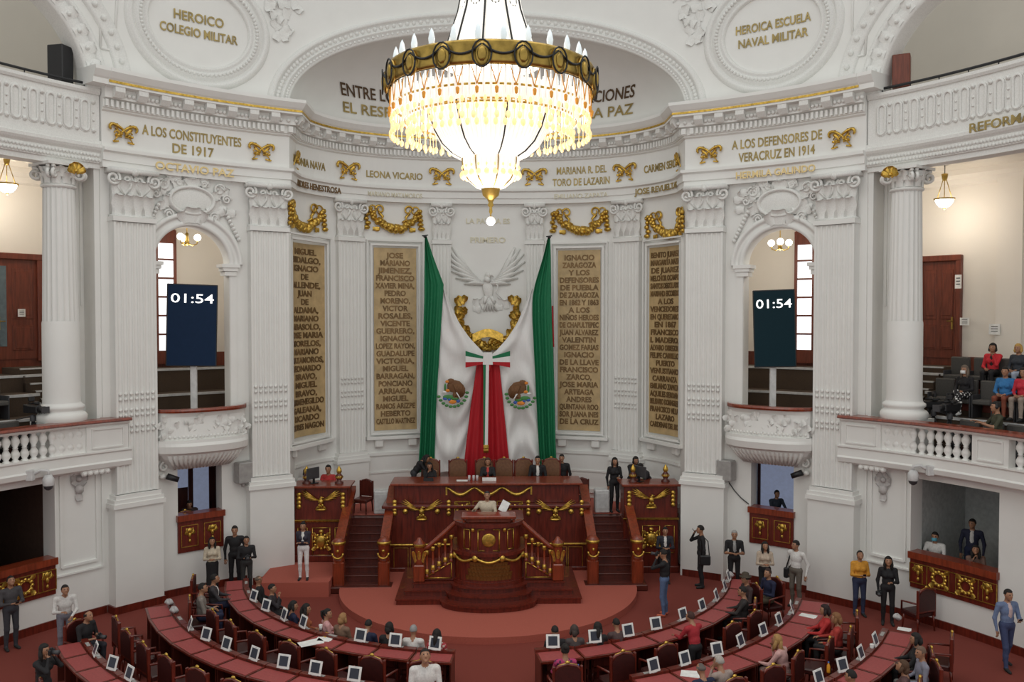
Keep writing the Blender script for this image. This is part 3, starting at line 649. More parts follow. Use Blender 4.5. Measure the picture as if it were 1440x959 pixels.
# ------------------------------------------------------------------ the flag drapery
FY = 28.45
fl = thing('flag_drapery', 'huge green, white and red flag draped on the apse wall behind the presidium', 'flag', aty(686, 660, FY))
def lerp_rows(rows, y):
    for (a, b) in zip(rows, rows[1:]):
        if a[0] <= y <= b[0]: k = (y-a[0])/(b[0]-a[0]); return a[1]+(b[1]-a[1])*k, a[2]+(b[2]-a[2])*k
    return rows[-1][1:]
def cloth(rows, m, name, nf, amp, seed, dY=0., mat_=None, nu=36, nv=40, swag=0, ph=0.):
    t = MB(); y0, y1 = rows[0][0], rows[-1][0]; W0 = rows[-1][2]-rows[-1][1]
    def fn(u, v):
        y = y0+(y1-y0)*v; a, b_ = lerp_rows(rows, y); x = a+(b_-a)*u
        d = amp*math.sin(u*nf*math.pi*2+ph+v*.7)*(.35+.65*v)+amp*.4*math.sin(u*nf*4.7+seed+v*2)
        if swag: d += .09*math.sin((v*16+ (u-.5)**2*9*swag)*2.1+seed)*min(1, v*1.6)*(1-abs(2*u-1)**4)
        q = aty(x, y, FY); return (q.x, FY+dY-d-amp, q.z)
    t.grid(fn, nu, nv); t.grid(lambda u, v: (lambda p: (p[0], p[1]+.05, p[2]))(fn(u, v)), nu, nv); return t.build(name, m, fl)
cloth([(332, 597.5, 600), (360, 597.5, 609), (400, 597, 624), (420, 597, 623), (450, 596, 621), (500, 595, 618), (560, 593, 614), (620, 591, 612), (664, 588, 611)], GREEN, 'green_cloth', 3.2, .07, 1)
cloth([(333, 770.5, 773.5), (360, 764, 774.5), (400, 752, 775), (420, 748.5, 775), (450, 748.5, 776), (500, 751, 778), (560, 754, 780), (620, 757, 781), (664, 760, 783)], GREEN, 'green_cloth', 3.2, .07, 2, ph=1.2)
cloth([(406, 622, 624.5), (430, 620.5, 634), (455, 619, 646), (475, 618, 660), (492, 617, 676), (506, 616, 687), (520, 616, 675), (560, 613, 667), (620, 611, 657), (664, 609, 653)], WCLOTH, 'white_cloth', 1.6, .10, 3, .10, swag=1)
cloth([(406, 747.5, 750), (430, 738, 751), (455, 727, 751.5), (475, 714, 752), (492, 699, 753), (506, 683, 754), (520, 697, 755), (560, 706, 757), (620, 712, 760), (664, 716, 763)], WCLOTH, 'white_cloth', 1.6, .10, 5, .10, swag=-1)
cloth([(508, 671, 685), (530, 668, 685), (570, 662, 685), (620, 656, 685), (676, 650, 685)], RED, 'red_cloth', 2.2, .06, 4, -.05)
cloth([(508, 684, 702), (530, 684, 704), (570, 684, 708), (620, 684, 713), (676, 684, 719)], RED, 'red_cloth', 2.2, .06, 6, -.05)
def quadpx(pts, dy, m, name, th=.03, par=fl):
    t = MB(); P = [aty(x, y, FY) for x, y in pts]; n = len(P)
    t.add([(p.x, FY-dy, p.z) for p in P]+[(p.x, FY-dy+th, p.z) for p in P], [tuple(range(n)), tuple(range(n, 2*n))]+[(i, (i+1) % n, n+(i+1) % n, n+i) for i in range(n)]); return t.build(name, m, par)
bow = quadpx([(680, 495), (692, 495), (693, 512), (679, 512)], .36, WCLOTH, 'bow_knot', .1)
for e in (-1, 1):
    X = lambda d: 686+e*d
    for (a, c, m) in (((494, 500), (499, 506), GREEN), ((499, 502), (507, 509), WCLOTH), ((505, 507), (511, 516), RED)):
        pass
    quadpx([(X(5), 501), (X(31), 493), (X(31), 500), (X(5), 504)], .34, GREEN, 'bow_loop', .05, bow)
    quadpx([(X(5), 504), (X(31), 500), (X(31), 508.5), (X(5), 508)], .34, WCLOTH, 'bow_loop', .05, bow)
    quadpx([(X(5), 508), (X(31), 508.5), (X(31), 516), (X(5), 511)], .34, RED, 'bow_loop', .05, bow)
quadpx([(679.5, 500), (683.5, 500), (681.8, 624), (680, 624)], .34, GREEN, 'ribbon_tail', .03)
quadpx([(683.5, 500), (687.8, 500), (686, 624), (681.8, 624)], .345, WCLOTH, 'ribbon_tail', .03)
quadpx([(687.8, 500), (691.5, 500), (689, 520), (687.5, 520)], .34, RED, 'ribbon_tail', .03)
t = MB(); P = aty(683.5, 626, FY); t.box((P.x, FY-.34, P.z), (.17, .06, .12), bev=.02); [t.tube([(P.x-.07+.02*i, FY-.34, P.z-.05), (P.x-.07+.02*i, FY-.34, P.z-.2)], .01, 5) for i in range(8)]; t.build('gold_fringe', GOLD, fl)
BRN = mat('eagle_brown', (.16, .07, .025), .7); SNK = mat('leaf_green', (.06, .22, .06), .7); ORG = mat('orange_thread', (.75, .25, .03), .7); BLU = mat('blue_thread', (.05, .12, .45), .7)
for e, cx, cy in ((-1, 637, 549), (1, 732, 551)):
    t = MB(); c = aty(cx, cy, FY); K = .0155
    def pt(dx, dy, o): return (c.x-e*dx*K*1.48*-1 if False else c.x+(-e)*dx*.0265, FY-.34-o, c.z-dy*.0265)
    def blob(dx, dy, rx, rz, mi, o=.02): t.mi = mi; t.ell(pt(dx, dy, o), (rx*.0265, .025, rz*.0265), 10, 6)
    blob(3, -6, 10, 8, 0); blob(9, -1, 7, 9, 0); blob(-2, -12, 5, 4, 0); blob(4, 5, 4, 6, 0)
    for i in range(5): t.mi = 0; t.tube([pt(10-i*2, -9, .05), pt(13-i*1.5, 5, .05)], [.05, .03], 6)
    blob(-6, -12, 3, 2, 3); blob(-9, -5, 1.5, 5, 1); blob(-6, -1, 3, 2, 3); blob(-10, 1, 3, 1.5, 2); blob(-5, 7, 7, 3, 1); blob(3, 9, 5, 2.2, 1); blob(4, 6, 3.4, 1.8, 3); blob(0, 13, 5, 2.6, 3); blob(-9, 9, 3, 2, 4); blob(7, 12, 2.5, 2, 4); blob(-4, 10, 2, 2, 4)
    for i in range(11):
        a = R2(200+i*15.5); blob(18*math.cos(a), -19*math.sin(a), 2.5, 1.8, 1)
    t.mi = 5; t.tube([pt(5, 1, .06), pt(10, 10, .06)], [.03, .02], 5)
    t.build('eagle_emblem', [BRN, SNK, WCLOTH, ORG, BLU, WCLOTH], fl)
for x, y in ((598, 333), (772, 334)):
    t = MB(); q = aty(x, y, FY); t.tube([(q.x, 29.3, q.z-.05), (q.x, FY-.1, q.z+.0)], .025, 6); t.ell((q.x, FY-.1, q.z), (.06, .05, .05), 8, 6); t.tube([(q.x-.1, FY-.1, q.z+.02), (q.x+.1, FY-.1, q.z+.05)], .02, 5); t.build('hook', BLACK, fl)
t = MB(); P = [aty(x, y, FY+.1) for x, y in ((776, 430), (778, 430), (779.5, 488), (777, 488))]; t.add([(p.x, p.y, p.z) for p in P]+[(p.x, p.y+.03, p.z) for p in P], [(0, 1, 2, 3), (4, 5, 6, 7)]); t.build('red_cloth', RED, fl)
# ------------------------------------------------------------------ balconies in the arched bays
def balcony(sg, sd):
    f = wmap(sg*38.05); h = 1.30
    th = thing('balcony', 'small bowed white balcony with carved front under the %s arched bay' % sd, 'balcony', wall_pt(sg*38.05, 0, 3.5))
    def bow(prof, nu=26, nm=None, m=WHITE, sc=h, closed=True):
        t = MB(); n = len(prof)
        t.grid(lambda u, v: ((2*u-1)*(sc+prof[min(n-1, int(round(v*(n if closed else n-1)))) % n][2] if True else 0), prof[int(round(v*(n if closed else n-1))) % n][1], prof[int(round(v*(n if closed else n-1))) % n][0]*(max(0, 1-abs(2*u-1)**2.6))**.55-.0), nu, n+1 if closed else n, sm=False)
        t.map(f); return t
    t = bow([(-.0, 4.38, 0), (.72, 4.38, 0), (.74, 4.5, 0), (.66, 5.0, 0), (.72, 5.12, 0), (.60, 5.14, 0), (.55, 4.42, 0)]); par = t.build('parapet', WHITE, th)
    t = MB(); rnd = random.Random(4)
    for i in range(70):
        u = rnd.uniform(-.93, .93); v = 4.5+.5*rnd.random(); w = .68*(1-abs(u)**2.6)**.55; t.leaf((u*h, v-.1, w+.0), .14, .18, .07, rot=rnd.uniform(-3, 3))
    for i in range(24): u = -.95+1.9*i/23; t.ell((u*h, 4.46, .72*(1-abs(u)**2.6)**.55), .05, 6, 5)
    t.map(f); t.s = [True]*len(t.s); t.build('carving', STUC, par)
    t = bow([(.56, 5.12, .0), (.80, 5.12, .03), (.83, 5.17, .03), (.80, 5.22, .03), (.56, 5.22, 0)]); t.build('handrail', WOODR, th)
    t = bow([(-.02, 3.98, 0), (.72, 3.98, .03), (.86, 4.04, .06), (.90, 4.22, .08), (.84, 4.30, .08), (.84, 4.38, .06), (-.02, 4.38, .0)]); t.build('floor_plate', WHITE, th)
    t = bow([(-.02, 3.5, -.45), (.22, 3.52, -.45), (.40, 3.68, -.30), (.62, 3.84, -.12), (.70, 3.98, 0), (-.02, 3.98, 0)]); co = t.build('corbel', WHITE, th)
    t = MB()
    for i in range(17):
        u = -.8+1.6*i/16; t.tube([(u*h*.98, 3.96, .66*(1-abs(u)**2.6)**.55), (u*h*.86, 3.72, .45*(1-abs(u)**2.6)**.55), (u*h*.72, 3.54, .24*(1-abs(u)**2.6)**.55)], [.06, .05, .03], 6)
    t.map(f); t.build('gadroons', STUC, co)
balcony(-1, 'left'); balcony(1, 'right')
# ------------------------------------------------------------------ gallery parapets, balusters, columns
bal = MB(); bal.lathe([(.075, 0), (.075, .05), (.05, .07), (.10, .16), (.095, .22), (.045, .32), (.07, .335), (.045, .35), (.10, .47), (.095, .53), (.05, .62), (.075, .64), (.075, .68)], seg=12)
for sg, sd in ((-1, 'left'), (1, 'right')):
    th = thing('gallery_parapet', 'curved white %s gallery parapet with balusters and a mahogany rail' % sd, 'parapet', wall_pt(sg*55, .3, 3.9))
    e = 47.3
    t = MB(); arcprof(t, [(.0, 3.78), (.26, 3.80), (.36, 3.86), (.40, 3.98), (.36, 4.02), (.36, 4.22), (.40, 4.26), (.40, 4.30), (.12, 4.30), (0, 4.15)], sg*46.9, sg*78); t.build('base_moulding', WHITE, th)
    t = MB(); arcprof(t, [(.10, 4.95), (.42, 4.95), (.46, 4.99), (.46, 5.02), (.06, 5.02), (.06, 4.99)], sg*e, sg*78); arcbox(t, sg*e, sg*50.4, .0, -.5, 4.95, 5.02); t.build('top_moulding', WHITE, th)
    t = MB(); arcprof(t, [(.05, 5.02), (.50, 5.02), (.53, 5.05), (.50, 5.10), (.05, 5.10)], sg*(e-.2), sg*78); arcbox(t, sg*(e-.2), sg*49.6, .1, -.3, 5.02, 5.10); t.build('handrail', WOODR, th)
    for (p0, p1) in ((e, 52.1), (62.6, 66.6), (76, 78)):
        t = MB(); arcbox(t, sg*p0, sg*p1, .13, .37, 4.28, 4.96); q = MB(); w = R2(p1-p0)*RW*.5-.14
        for z in (4.38, 4.86): q.box((0, z, .385), (2*w, .035, .03))
        for x in (-w, w): q.box((x, 4.62, .385), (.035, .5, .03))
        q.map(wmap(sg*(p0+p1)/2)); t.add(q.v, q.f); t.build('pedestal', WHITE, th)
    n = 0
    for i in range(20):
        p = 52.75+i*.985
        if 61.9 < p < 67: continue
        o = MB(); o.add(bal.v, bal.f, True); x, y, z = wall_pt(sg*p, .25, 4.28); o.v = [(a+x, b_+y, c+z) for a, b_, c in o.v]; o.build('baluster', WHITE, th)
    col = thing('column', 'tall white fluted column with gilt-topped capital at the %s gallery corner' % sd, 'column', wall_pt(sg*53.45, -.22, 4.15))
    cx, cy, _ = wall_pt(sg*53.45, -.22, 0); t = MB()
    t.box((cx, cy, 4.62), (1.06, 1.06, .95), rz=-R2(sg*53.45)); t.lathe([(.56, 5.10), (.58, 5.16), (.58, 5.24), (.54, 5.30), (.47, 5.34), (.47, 5.37), (.52, 5.42), (.52, 5.48), (.46, 5.52), (.44, 5.56)], (cx, cy, 0), 32); t.build('base', WHITE, col)
    t = MB(); t.lathe([(.44, 5.56), (.43, 5.7), (.425, 7.55), (.415, 7.6)], (cx, cy, 0), 40); ns = 20
    def fl_(u, v):
        a = 2*math.pi*u; k = (u*ns) % 1; r = (.415-.05*v)*(1-.075*max(0, math.sin(math.pi*k))**.6); return (cx+r*math.cos(a), cy+r*math.sin(a), 7.6+3.32*v)
    t.grid(fl_, ns*8, 3, cu=True); t.build('shaft', WHITE, col)
    cp = MB(); cp.lathe([(.36, 10.9), (.41, 10.93), (.41, 10.98), (.36, 11.0), (.36, 11.2), (.44, 11.4)], (cx, cy, 0), 24)
    for k in range(10):
        q = MB(); q.leaf((0, 0, .36), .2, .26, .14); q.leaf((.12, .16, .36), .16, .24, .16); a = 2*math.pi*k/10; q.map(lambda u, v, w: (cx+w*math.cos(a)-u*math.sin(a), cy+w*math.sin(a)+u*math.cos(a), 11.0+v)); cp.add(q.v, q.f, True)
    for k in range(4):
        a = math.pi/4+k*math.pi/2-R2(sg*53.45)
        for g in (-1, 1):
            q = MB(); q.tube([(.52+.17*(1-i/20*.85)*math.cos(i*.5+1.2), -.03+.16*(1-i/20*.85)*math.sin(i*.5+1.2), g*.06) for i in range(20)], .042, 6); q.map(lambda u, v, w: (cx+u*math.cos(a)-w*math.sin(a), cy+u*math.sin(a)+w*math.cos(a), 11.28+v)); cp.add(q.v, q.f, True)
    cp.box((cx, cy, 11.47), (.98, .98, .07), rz=-R2(sg*53.45)); ca = cp.build('capital', STUC, col)
    q = MB(); f = gmap(sg*53.45+sg*-.4, RW-.3); [q.leaf((.0, -.1, .12), .16, .22, .08, rot=r) for r in (-1.2, -.6, 0, .6, 1.2)]; q.ell((0, -.08, .14), .06, 8, 6); q.map(f); q.v = [(a, b_, c+11.38) for a, b_, c in q.v]; q.build('gilt_flower', GOLD, ca)
# ------------------------------------------------------------------ screens
def screen(px, py, w, h, roll, m, label, sg):
    q = atr(px, py, RW+.15); th = thing('display_screen', label, 'screen', (q.x, q.y, q.z))
    yaw = math.atan2(q.x, q.y)*-1; Mx = Matrix.Rotation(yaw, 4, 'Z') @ Matrix.Rotation(roll, 4, 'Y')
    g = lambda u, v, w_: tuple(Vector(q)+(Mx @ Vector((u, -w_, v))))
    t = MB(); t.box((0, 0, 0), (w, h, .07), bev=.02); t.map(g); ho = t.build('housing', BLACK, th)
    t = MB(); t.box((0, 0, .037), (w-.06, h-.06, .006)); t.map(g); pn = t.build('panel', m, th)
    t = MB(); text(t, '01:54', .36, 0, h/2-.52, .046, width=w*.84, off=.002); t.map(g); t.build('digits', DIGIT, pn)
    t = MB(); t.box((q.x, q.y+.1, (4.15+q.z-h/2+.1)/2), (.17, .10, q.z-h/2+.1-4.15), bev=.01); t.box((q.x, q.y+.1, 4.18), (.7, .4, .06), bev=.02); t.build('stand', LGREY, th)
screen(270, 457.5, 1.34, 2.30, R2(1.5), SCRA, 'tall navy clock screen reading 01:54 in the left arched bay', -1)
screen(1089, 462, 1.16, 2.22, R2(-1.8), SCRB, 'tall near-black clock screen reading 01:54 in the right arched bay', 1)
# ------------------------------------------------------------------ gallery doors, windows, pendants
def door(name, p, w, h, label, hinge, glass):
    f = gmap(p, GR, 6.5); r = MB()
    for x in (-w/2-.08, w/2+.08): r.box((x, h/2, .08), (.16, h+.16, .16), bev=.02)
    r.box((0, h+.08, .08), (w+.32, .18, .18), bev=.02); r.map(f); o = r.build(name, DOORW); o['kind'] = 'structure'
    t = MB(); t.box((0, h/2, .04), (w, h, .06))
    for (z0, z1) in ((.25, h*.34), (h*.40, h-.25)):
        for (dx, dw) in (((-w*.24, w*.36), (w*.24, w*.36)) if not glass else ((w*.16, w*.5),)):
            t.box((dx, (z0+z1)/2, .07), (dw, z1-z0, .05), bev=.03); t.box((dx, (z0+z1)/2, .085), (dw*.72, (z1-z0)*.86, .05), bev=.03)
    t.map(f); t.build('door_panel', DOORW, o)
    t = MB(); t.box((hinge*w*.40, h*.36, .09), (.05, .36, .03)); t.tube([(hinge*w*.40, h*.38, .1), (hinge*w*.40, h*.38, .17), (hinge*w*.28, h*.38, .17)], .018, 6); t.map(f); t.build('door_handle', BRASS, o)
    if glass: t = MB(); t.box((-w*.30, h*.53, .075), (w*.16, h*.8, .03)); t.map(f); t.build('door_glass', mat('door_glass', (.12, .16, .18), .15), o)
    return o
door('door_1', -50.75, 1.15, 2.85, '', -1, True)
door('door_2', 49.9, 1.0, 2.85, '', 1, False)
for sg, nm in ((-1, 'window_1'), (1, 'window_2')):
    f = gmap(sg*37.4, GR, 6.6); w, h = 1.15, 3.9
    t = MB(); [t.box((x, h/2, .05), (.09, h, .14)) for x in (-w/2, w/2, 0)]; [t.box((0, z, .05), (w, .06, .12)) for z in (0, .55, 1.15, 1.75, 2.35, 2.95)]; t.box((0, 3.72, .05), (w, .5, .12)); t.box((0, -.2, .05), (w+.1, .4, .16)); t.map(f); o = t.build(nm, DOORW); o['kind'] = 'structure'
    t = MB(); t.box((0, h/2, .03), (w-.06, h, .02)); t.map(f); t.build('pane', WINL, o)
def pendant(px, py, R, label, z=None):
    q = atr(px, py, R); th = thing('pendant_lamp', label, 'lamp', (q.x, q.y, q.z)); top = 11.95
    t = MB(); t.lathe([(.02, -.17), (.14, -.12), (.22, -.02), (.25, .07)], q, 18); t.build('glass_bowl', LAMP, th)
    t = MB(); t.lathe([(.25, .06), (.28, .06), (.28, .10), (.25, .10)], q, 18); [t.tube([q+Vector((.22*math.cos(a), .22*math.sin(a), .09)), q+Vector((.05*math.cos(a), .05*math.sin(a), .62))], .012, 5) for a in (0, 2.1, 4.2)]
    t.lathe([(.0, .80), (.09, .78), (.07, .66), (.05, .60), (0, .58)], q, 12); t.ell(q+Vector((0, 0, -.18)), .04, 8, 6); t.build('bronze_frame', BRASS, th)
    t = MB(); t.tube([q+Vector((0, 0, .75)), Vector((q.x, q.y, top))], .012, 5); t.build('rod', BLACK, th)
    l = D.lights.new('pendant_light', 'POINT'); l.energy = 60; l.color = (1, .9, .76); l.shadow_soft_size = .2; o = D.objects.new('pendant_light', l); COL.objects.link(o); o.location = q+Vector((0, 0, -.35))
pendant(10, 263, 16.2, 'glass bowl pendant lamp hanging in the left gallery'); pendant(1328, 284, 16.2, 'glass bowl pendant lamp hanging in the right gallery')
def globes(px, py, R, label):
    q = atr(px, py, R); th = thing('globe_chandelier', label, 'lamp', (q.x, q.y, q.z))
    t = MB(); t.tube([q, Vector((q.x, q.y, 11.95))], .015, 6); t.lathe([(0, -.16), (.05, -.12), (.07, -.05), (.04, .1), (.05, .2), (0, .25)], q, 12)
    P = []
    for a in (.2, 2.3, 4.4):
        d = Vector((math.cos(a), math.sin(a), 0)); t.tube([q+Vector((0, 0, -.08)), q+d*.15+Vector((0, 0, -.15)), q+d*.28+Vector((0, 0, -.1)), q+d*.3], .018, 6); P.append(q+d*.3+Vector((0, 0, .09)))
    t.build('brass_arms', BRASS, th)
    for p in P: t = MB(); t.ell(p, .105, 12, 8); t.build('globe', LAMP, th)
    l = D.lights.new('globe_light', 'POINT'); l.energy = 55; l.color = (1, .93, .82); l.shadow_soft_size = .2; o = D.objects.new('globe_light', l); COL.objects.link(o); o.location = q+Vector((0, 0, -.4))
globes(263, 338, 15.2, 'brass lamp with white globes seen through the left arched bay'); globes(1097, 345, 15.2, 'brass lamp with white globes seen through the right arched bay')
# ------------------------------------------------------------------ boxes and booth windows at hall level
ORN = lambda t, x, z, k: None
def gilt_drop(t, x, z, o, s=1.):
    t.ell((x, z+.16*s, o), (.09*s, .09*s, .03), 8, 6); t.ell((x, z+.02*s, o), (.045*s, .09*s, .03), 8, 6); t.ell((x, z-.14*s, o), (.04*s, .06*s, .03), 8, 6)
    for e in (-1, 1): t.leaf((x, z+.05*s, o-.01), .1*s, .16*s, .04, rot=e*1.1); t.tube([(x, z+.2*s, o), (x+e*.1*s, z+.22*s, o), (x+e*.11*s, z+.1*s, o), (x+e*.04*s, z+.06*s, o)], .018*s, 5)
def gilt_frame(t, x, z, w, h, o, th=.018):
    for e in (-1, 1): t.box((x+e*w/2, z, o), (th, h, .02)); t.box((x, z+e*h/2, o), (w, th, .02))
def gilt_wreathlet(t, x, z, o, r=.2):
    for i in range(12): a = i*math.pi/6; t.ell((x+r*math.cos(a), z+r*math.sin(a), o), (.05, .05, .025), 7, 5)
    t.tube([(x+r*.8*math.cos(i*.4), z+r*.8*math.sin(i*.4), o) for i in range(17)], .018, 5)
    for a in (.785, 2.356, 3.93, 5.5): t.leaf((x+r*math.cos(a), z+r*math.sin(a), o-.01), .1, .15, .04, rot=a-math.pi/2)
for sg, sd in ((-1, 'left'), (1, 'right')):
    for (p0, p1, zb, zt, zo, n, cat, lab) in ((35.3, 40.9, 1.17, 2.22, 3.55, 2, 'booth', 'mahogany booth front with two gilt panels under the %s balcony' % sd), (55, 64.6, .85, 1.76, 3.62, 4, 'box front', 'long mahogany box front with four gilt panels under the %s gallery' % sd)):
        pc = sg*(p0+p1)/2; f = wmap(pc); w = R2(p1-p0)*RW
        th = thing('box_front', lab, cat, wall_pt(pc, 0, zb)); t = MB(); arcbox(t, sg*p0, sg*p1, .05, -.15, zb, zt-.16); t.build('panelling', WOOD, th)
        t = MB(); arcbox(t, sg*(p0-.15), sg*(p1+.15), .12, -.3, zt-.17, zt); t.build('ledge', WOODR, th)
        hh = zt-zb-.16
        for i in range(n):
            t = MB(); x = (i-(n-1)/2)*w/n; wide = n == 4 and i in (1, 2)
            if n == 4: x = (-.40*w, -.155*w, .155*w, .40*w)[i]
            gilt_frame(t, x, zb+hh*.5, (.86 if wide else .45) if n == 4 else .46, hh*.66, .06)
            if wide: gilt_wreathlet(t, x, zb+hh*.5, .07, .17)
            else: gilt_drop(t, x, zb+hh*.5, .07, .95)
            t.map(f); t.build('gilt_panel', GOLD, th)
    # rooms behind
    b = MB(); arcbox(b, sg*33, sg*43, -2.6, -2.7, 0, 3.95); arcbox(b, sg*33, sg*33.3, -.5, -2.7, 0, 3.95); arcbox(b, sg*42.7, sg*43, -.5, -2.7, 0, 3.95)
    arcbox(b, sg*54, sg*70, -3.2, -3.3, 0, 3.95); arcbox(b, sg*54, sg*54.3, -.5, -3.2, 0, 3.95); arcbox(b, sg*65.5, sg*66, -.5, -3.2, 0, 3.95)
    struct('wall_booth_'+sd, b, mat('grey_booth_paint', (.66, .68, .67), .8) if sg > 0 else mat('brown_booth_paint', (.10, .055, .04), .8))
    t = MB(); f = wmap(sg*(34.9 if sg > 0 else 36.2), 0, -2.45); t.box((-.6, 2, .0), (.12, 3.8, .1)); t.box((.05 if sg < 0 else -.35, 2, .0), (.12 if sg < 0 else .1, 3.8, .1)); t.box((.9, 2, 0), (.12, 3.8, .1)); t.box((.15, 3.75, 0), (1.7, .2, .1)); t.box((-.95, 2, -.02), (.6, 3.8, .05)); [t.box(c, d) for c, d in (((.72, 2, 0), (.4, 3.8, .08)), ((-.27, 1.6, 0), (.5, 1.8, .06)))] if sg < 0 else None; t.map(f); o = t.build('window_3' if sg < 0 else 'window_4', WOODD); o['kind'] = 'structure'
    t = MB(); t.box((.15, 2.4, -.03), (1.5, 2.8, .02)); t.map(f); t.build('pane', BLUEW, o)
# ------------------------------------------------------------------ wall fittings
def speaker(px, py, label):
    q = atr(px, py, RW-.2); th = thing('loudspeaker', label, 'loudspeaker', q); a = math.atan2(q.x, q.y-CY); t = MB(); t.box(q, (.48, .34, .60), rz=-a+(.25 if px < 700 else -.25), bev=.03); t.build('cabinet', GREY, th)
    t = MB(); d = Vector((math.sin(a), math.cos(a), 0)); t.tube([q-Vector((0, 0, .3)), q-Vector((0, 0, .42))+d*.05, q-Vector((0, 0, .42))+d*.3], .03, 6); t.build('bracket', LGREY, th)
speaker(343, 664, 'grey loudspeaker on the wall right of the left balcony'); speaker(1021, 661, 'grey loudspeaker on the wall left of the right balcony')
def dome(px, py, label):
    q = atr(px, py, RW-.55); th = thing('security_camera', label, 'camera', q); t = MB(); t.lathe([(0, .18), (.08, .17), (.13, .08), (.13, -.03), (.12, -.08)], q, 16); t.build('housing', LGREY, th)
    t = MB(); t.lathe([(.11, -.08), (.09, -.15), (.04, -.19), (0, -.2)], q, 16); t.build('dome', DGREY, th)
    a = math.atan2(q.x, q.y-CY); e = Vector((math.cos(a), -math.sin(a), 0)); s = 1 if px < 700 else -1; d = Vector((math.sin(a), math.cos(a), 0))
    t = MB(); t.tube([q+Vector((0, 0, .15)), q+Vector((0, 0, .27)), q-e*s*.14+Vector((0, 0, .30))+d*.08, q-e*s*.3+Vector((0, 0, .2))+d*.16], .04, 8); t.box(q-e*s*.34+Vector((0, 0, .2))+d*.16, (.16, .16, .26), bev=.02); t.build('arm', LGREY, th)
dome(68, 678, 'white dome security camera hanging below the left gallery parapet'); dome(1284, 671, 'white dome security camera hanging below the right gallery parapet')
def console(px, py, label, s):
    q = atr(px, py, RW-.12); th = thing('spotlight', label, 'spotlight', q); a = math.atan2(q.x, q.y-CY); f = wmap(math.degrees(a), q.z)
    t = MB(); [t.leaf((.08*i*s, .0, .0), .24, .3, .12, rot=s*(-1.2+.6*i)) for i in range(4)]; t.tube([(s*(.16*(1-i/20*.8)*math.cos(i*.4)), .1+.16*(1-i/20*.8)*math.sin(i*.4), .08) for i in range(20)], .035, 6); t.ell((-.05*s, -.16, .1), (.1, .08, .08), 8, 6); t.map(f); t.build('scroll_bracket', STUC, th)
    t = MB(); t.tube([(.02*s, -.14, .2), (.30*s, -.26, .3)], [.09, .075], 10); t.map(f); t.build('lamp_barrel', BLACK, th)
console(232, 662, 'black spotlight on a scrolled white bracket left of the left booth window', 1); console(1131, 657, 'black spotlight on a scrolled white bracket right of the right booth window', -1)
for px, py, sd in ((110, 682, 'left'), (1243, 683, 'right')):
    q = atr(px, py, RW); t = MB(); [t.leaf((0, .16, 0), .16, .2, .1, rot=k*.785) for k in range(8)]; t.ell((0, .16, .05), .08, 8, 6); t.ell((0, -.1, .05), (.11, .13, .08), 10, 6); t.leaf((0, -.12, .03), .16, -.26, .1); t.leaf((.08, -.02, .03), .12, .2, .1, rot=2.4); t.leaf((-.08, -.02, .03), .12, .2, .1, rot=-2.4)
    t.map(wmap(math.degrees(math.atan2(q.x, q.y-CY)), q.z)); t.s = [True]*len(t.s); tag(t.build('rosette', mat('grey_stucco', (.5, .48, .47), .8)), 'grey plaster rosette drop on the %s wing wall' % sd, 'ornament')
t = MB(); qs = [(1024, 677), (1033, 690), (1042, 700), (1053, 709)]; t.tube([atr(x, y, RW-.03) for x, y in qs], .015, 6); tag(t.build('cable', DGREY), 'thin grey cable looping from the right loudspeaker to the booth', 'cable')
t = MB(); f = gmap(phis(1243, 424, RW-GR), GR, 0)
q = atr(1243, 424, GR); f = gmap(math.degrees(math.atan2(q.x, q.y-CY)), GR, q.z); t.box((0, 0, .08), (.5, .95, .16), bev=.02); th = tag(t.build('extinguisher_cabinet', mat('fire_red', (.45, .02, .02), .4)), 'red fire extinguisher cabinet on the right gallery wall behind the column', 'cabinet')
t = MB(); t.box((0, .12, .165), (.36, .5, .01)); t.map(f); [setattr(t, 'v', t.v)]; t.build('glass', GREY, th)
th.data.transform(Matrix.Identity(4)); 
for v in th.data.vertices: v.co = f(*v.co)
for (px, py, w, h, lab) in ((1357, 452, .26, .22, 'small white notice beside the right gallery door'), (1399, 463, .3, .30, 'small white sign on the right gallery wall'), (30, 440, .2, .22, 'small white notice on the left gallery door'), (1348, 396, .18, .4, 'white notice on the frame of the right gallery door')):
    q = atr(px, py, GR-.14); t = MB(); t.box((0, 0, .02), (w, h, .015)); t.mi = 1
    for i in range(3): t.box((0, h*(.25-.22*i), .03), (w*.6, h*.07, .004))
    t.map(gmap(math.degrees(math.atan2(q.x, q.y-CY)), GR-.14, q.z)); tag(t.build('wall_notice', [PAPER, DGREY]), lab, 'sign')
for px, py, w, h, m, lab in ((85, 92, .40, .95, BLACK, 'black loudspeaker standing behind the left upper balustrade'), (1268, 102, .42, .85, DOORW, 'brown wooden loudspeaker standing behind the right upper balustrade')):
    q = atr(px, py, RW+.35); th = thing('loudspeaker', lab, 'loudspeaker', q); t = MB(); a = math.atan2(q.x, q.y-CY); t.box((q.x, q.y, q.z), (w, .45, h), rz=-a+.4, bev=.02); t.build('cabinet', m, th)
    t = MB(); t.tube([(q.x, q.y, 12.1), (q.x, q.y, q.z-h/2)], .05, 8); t.build('stand', BLACK, th)
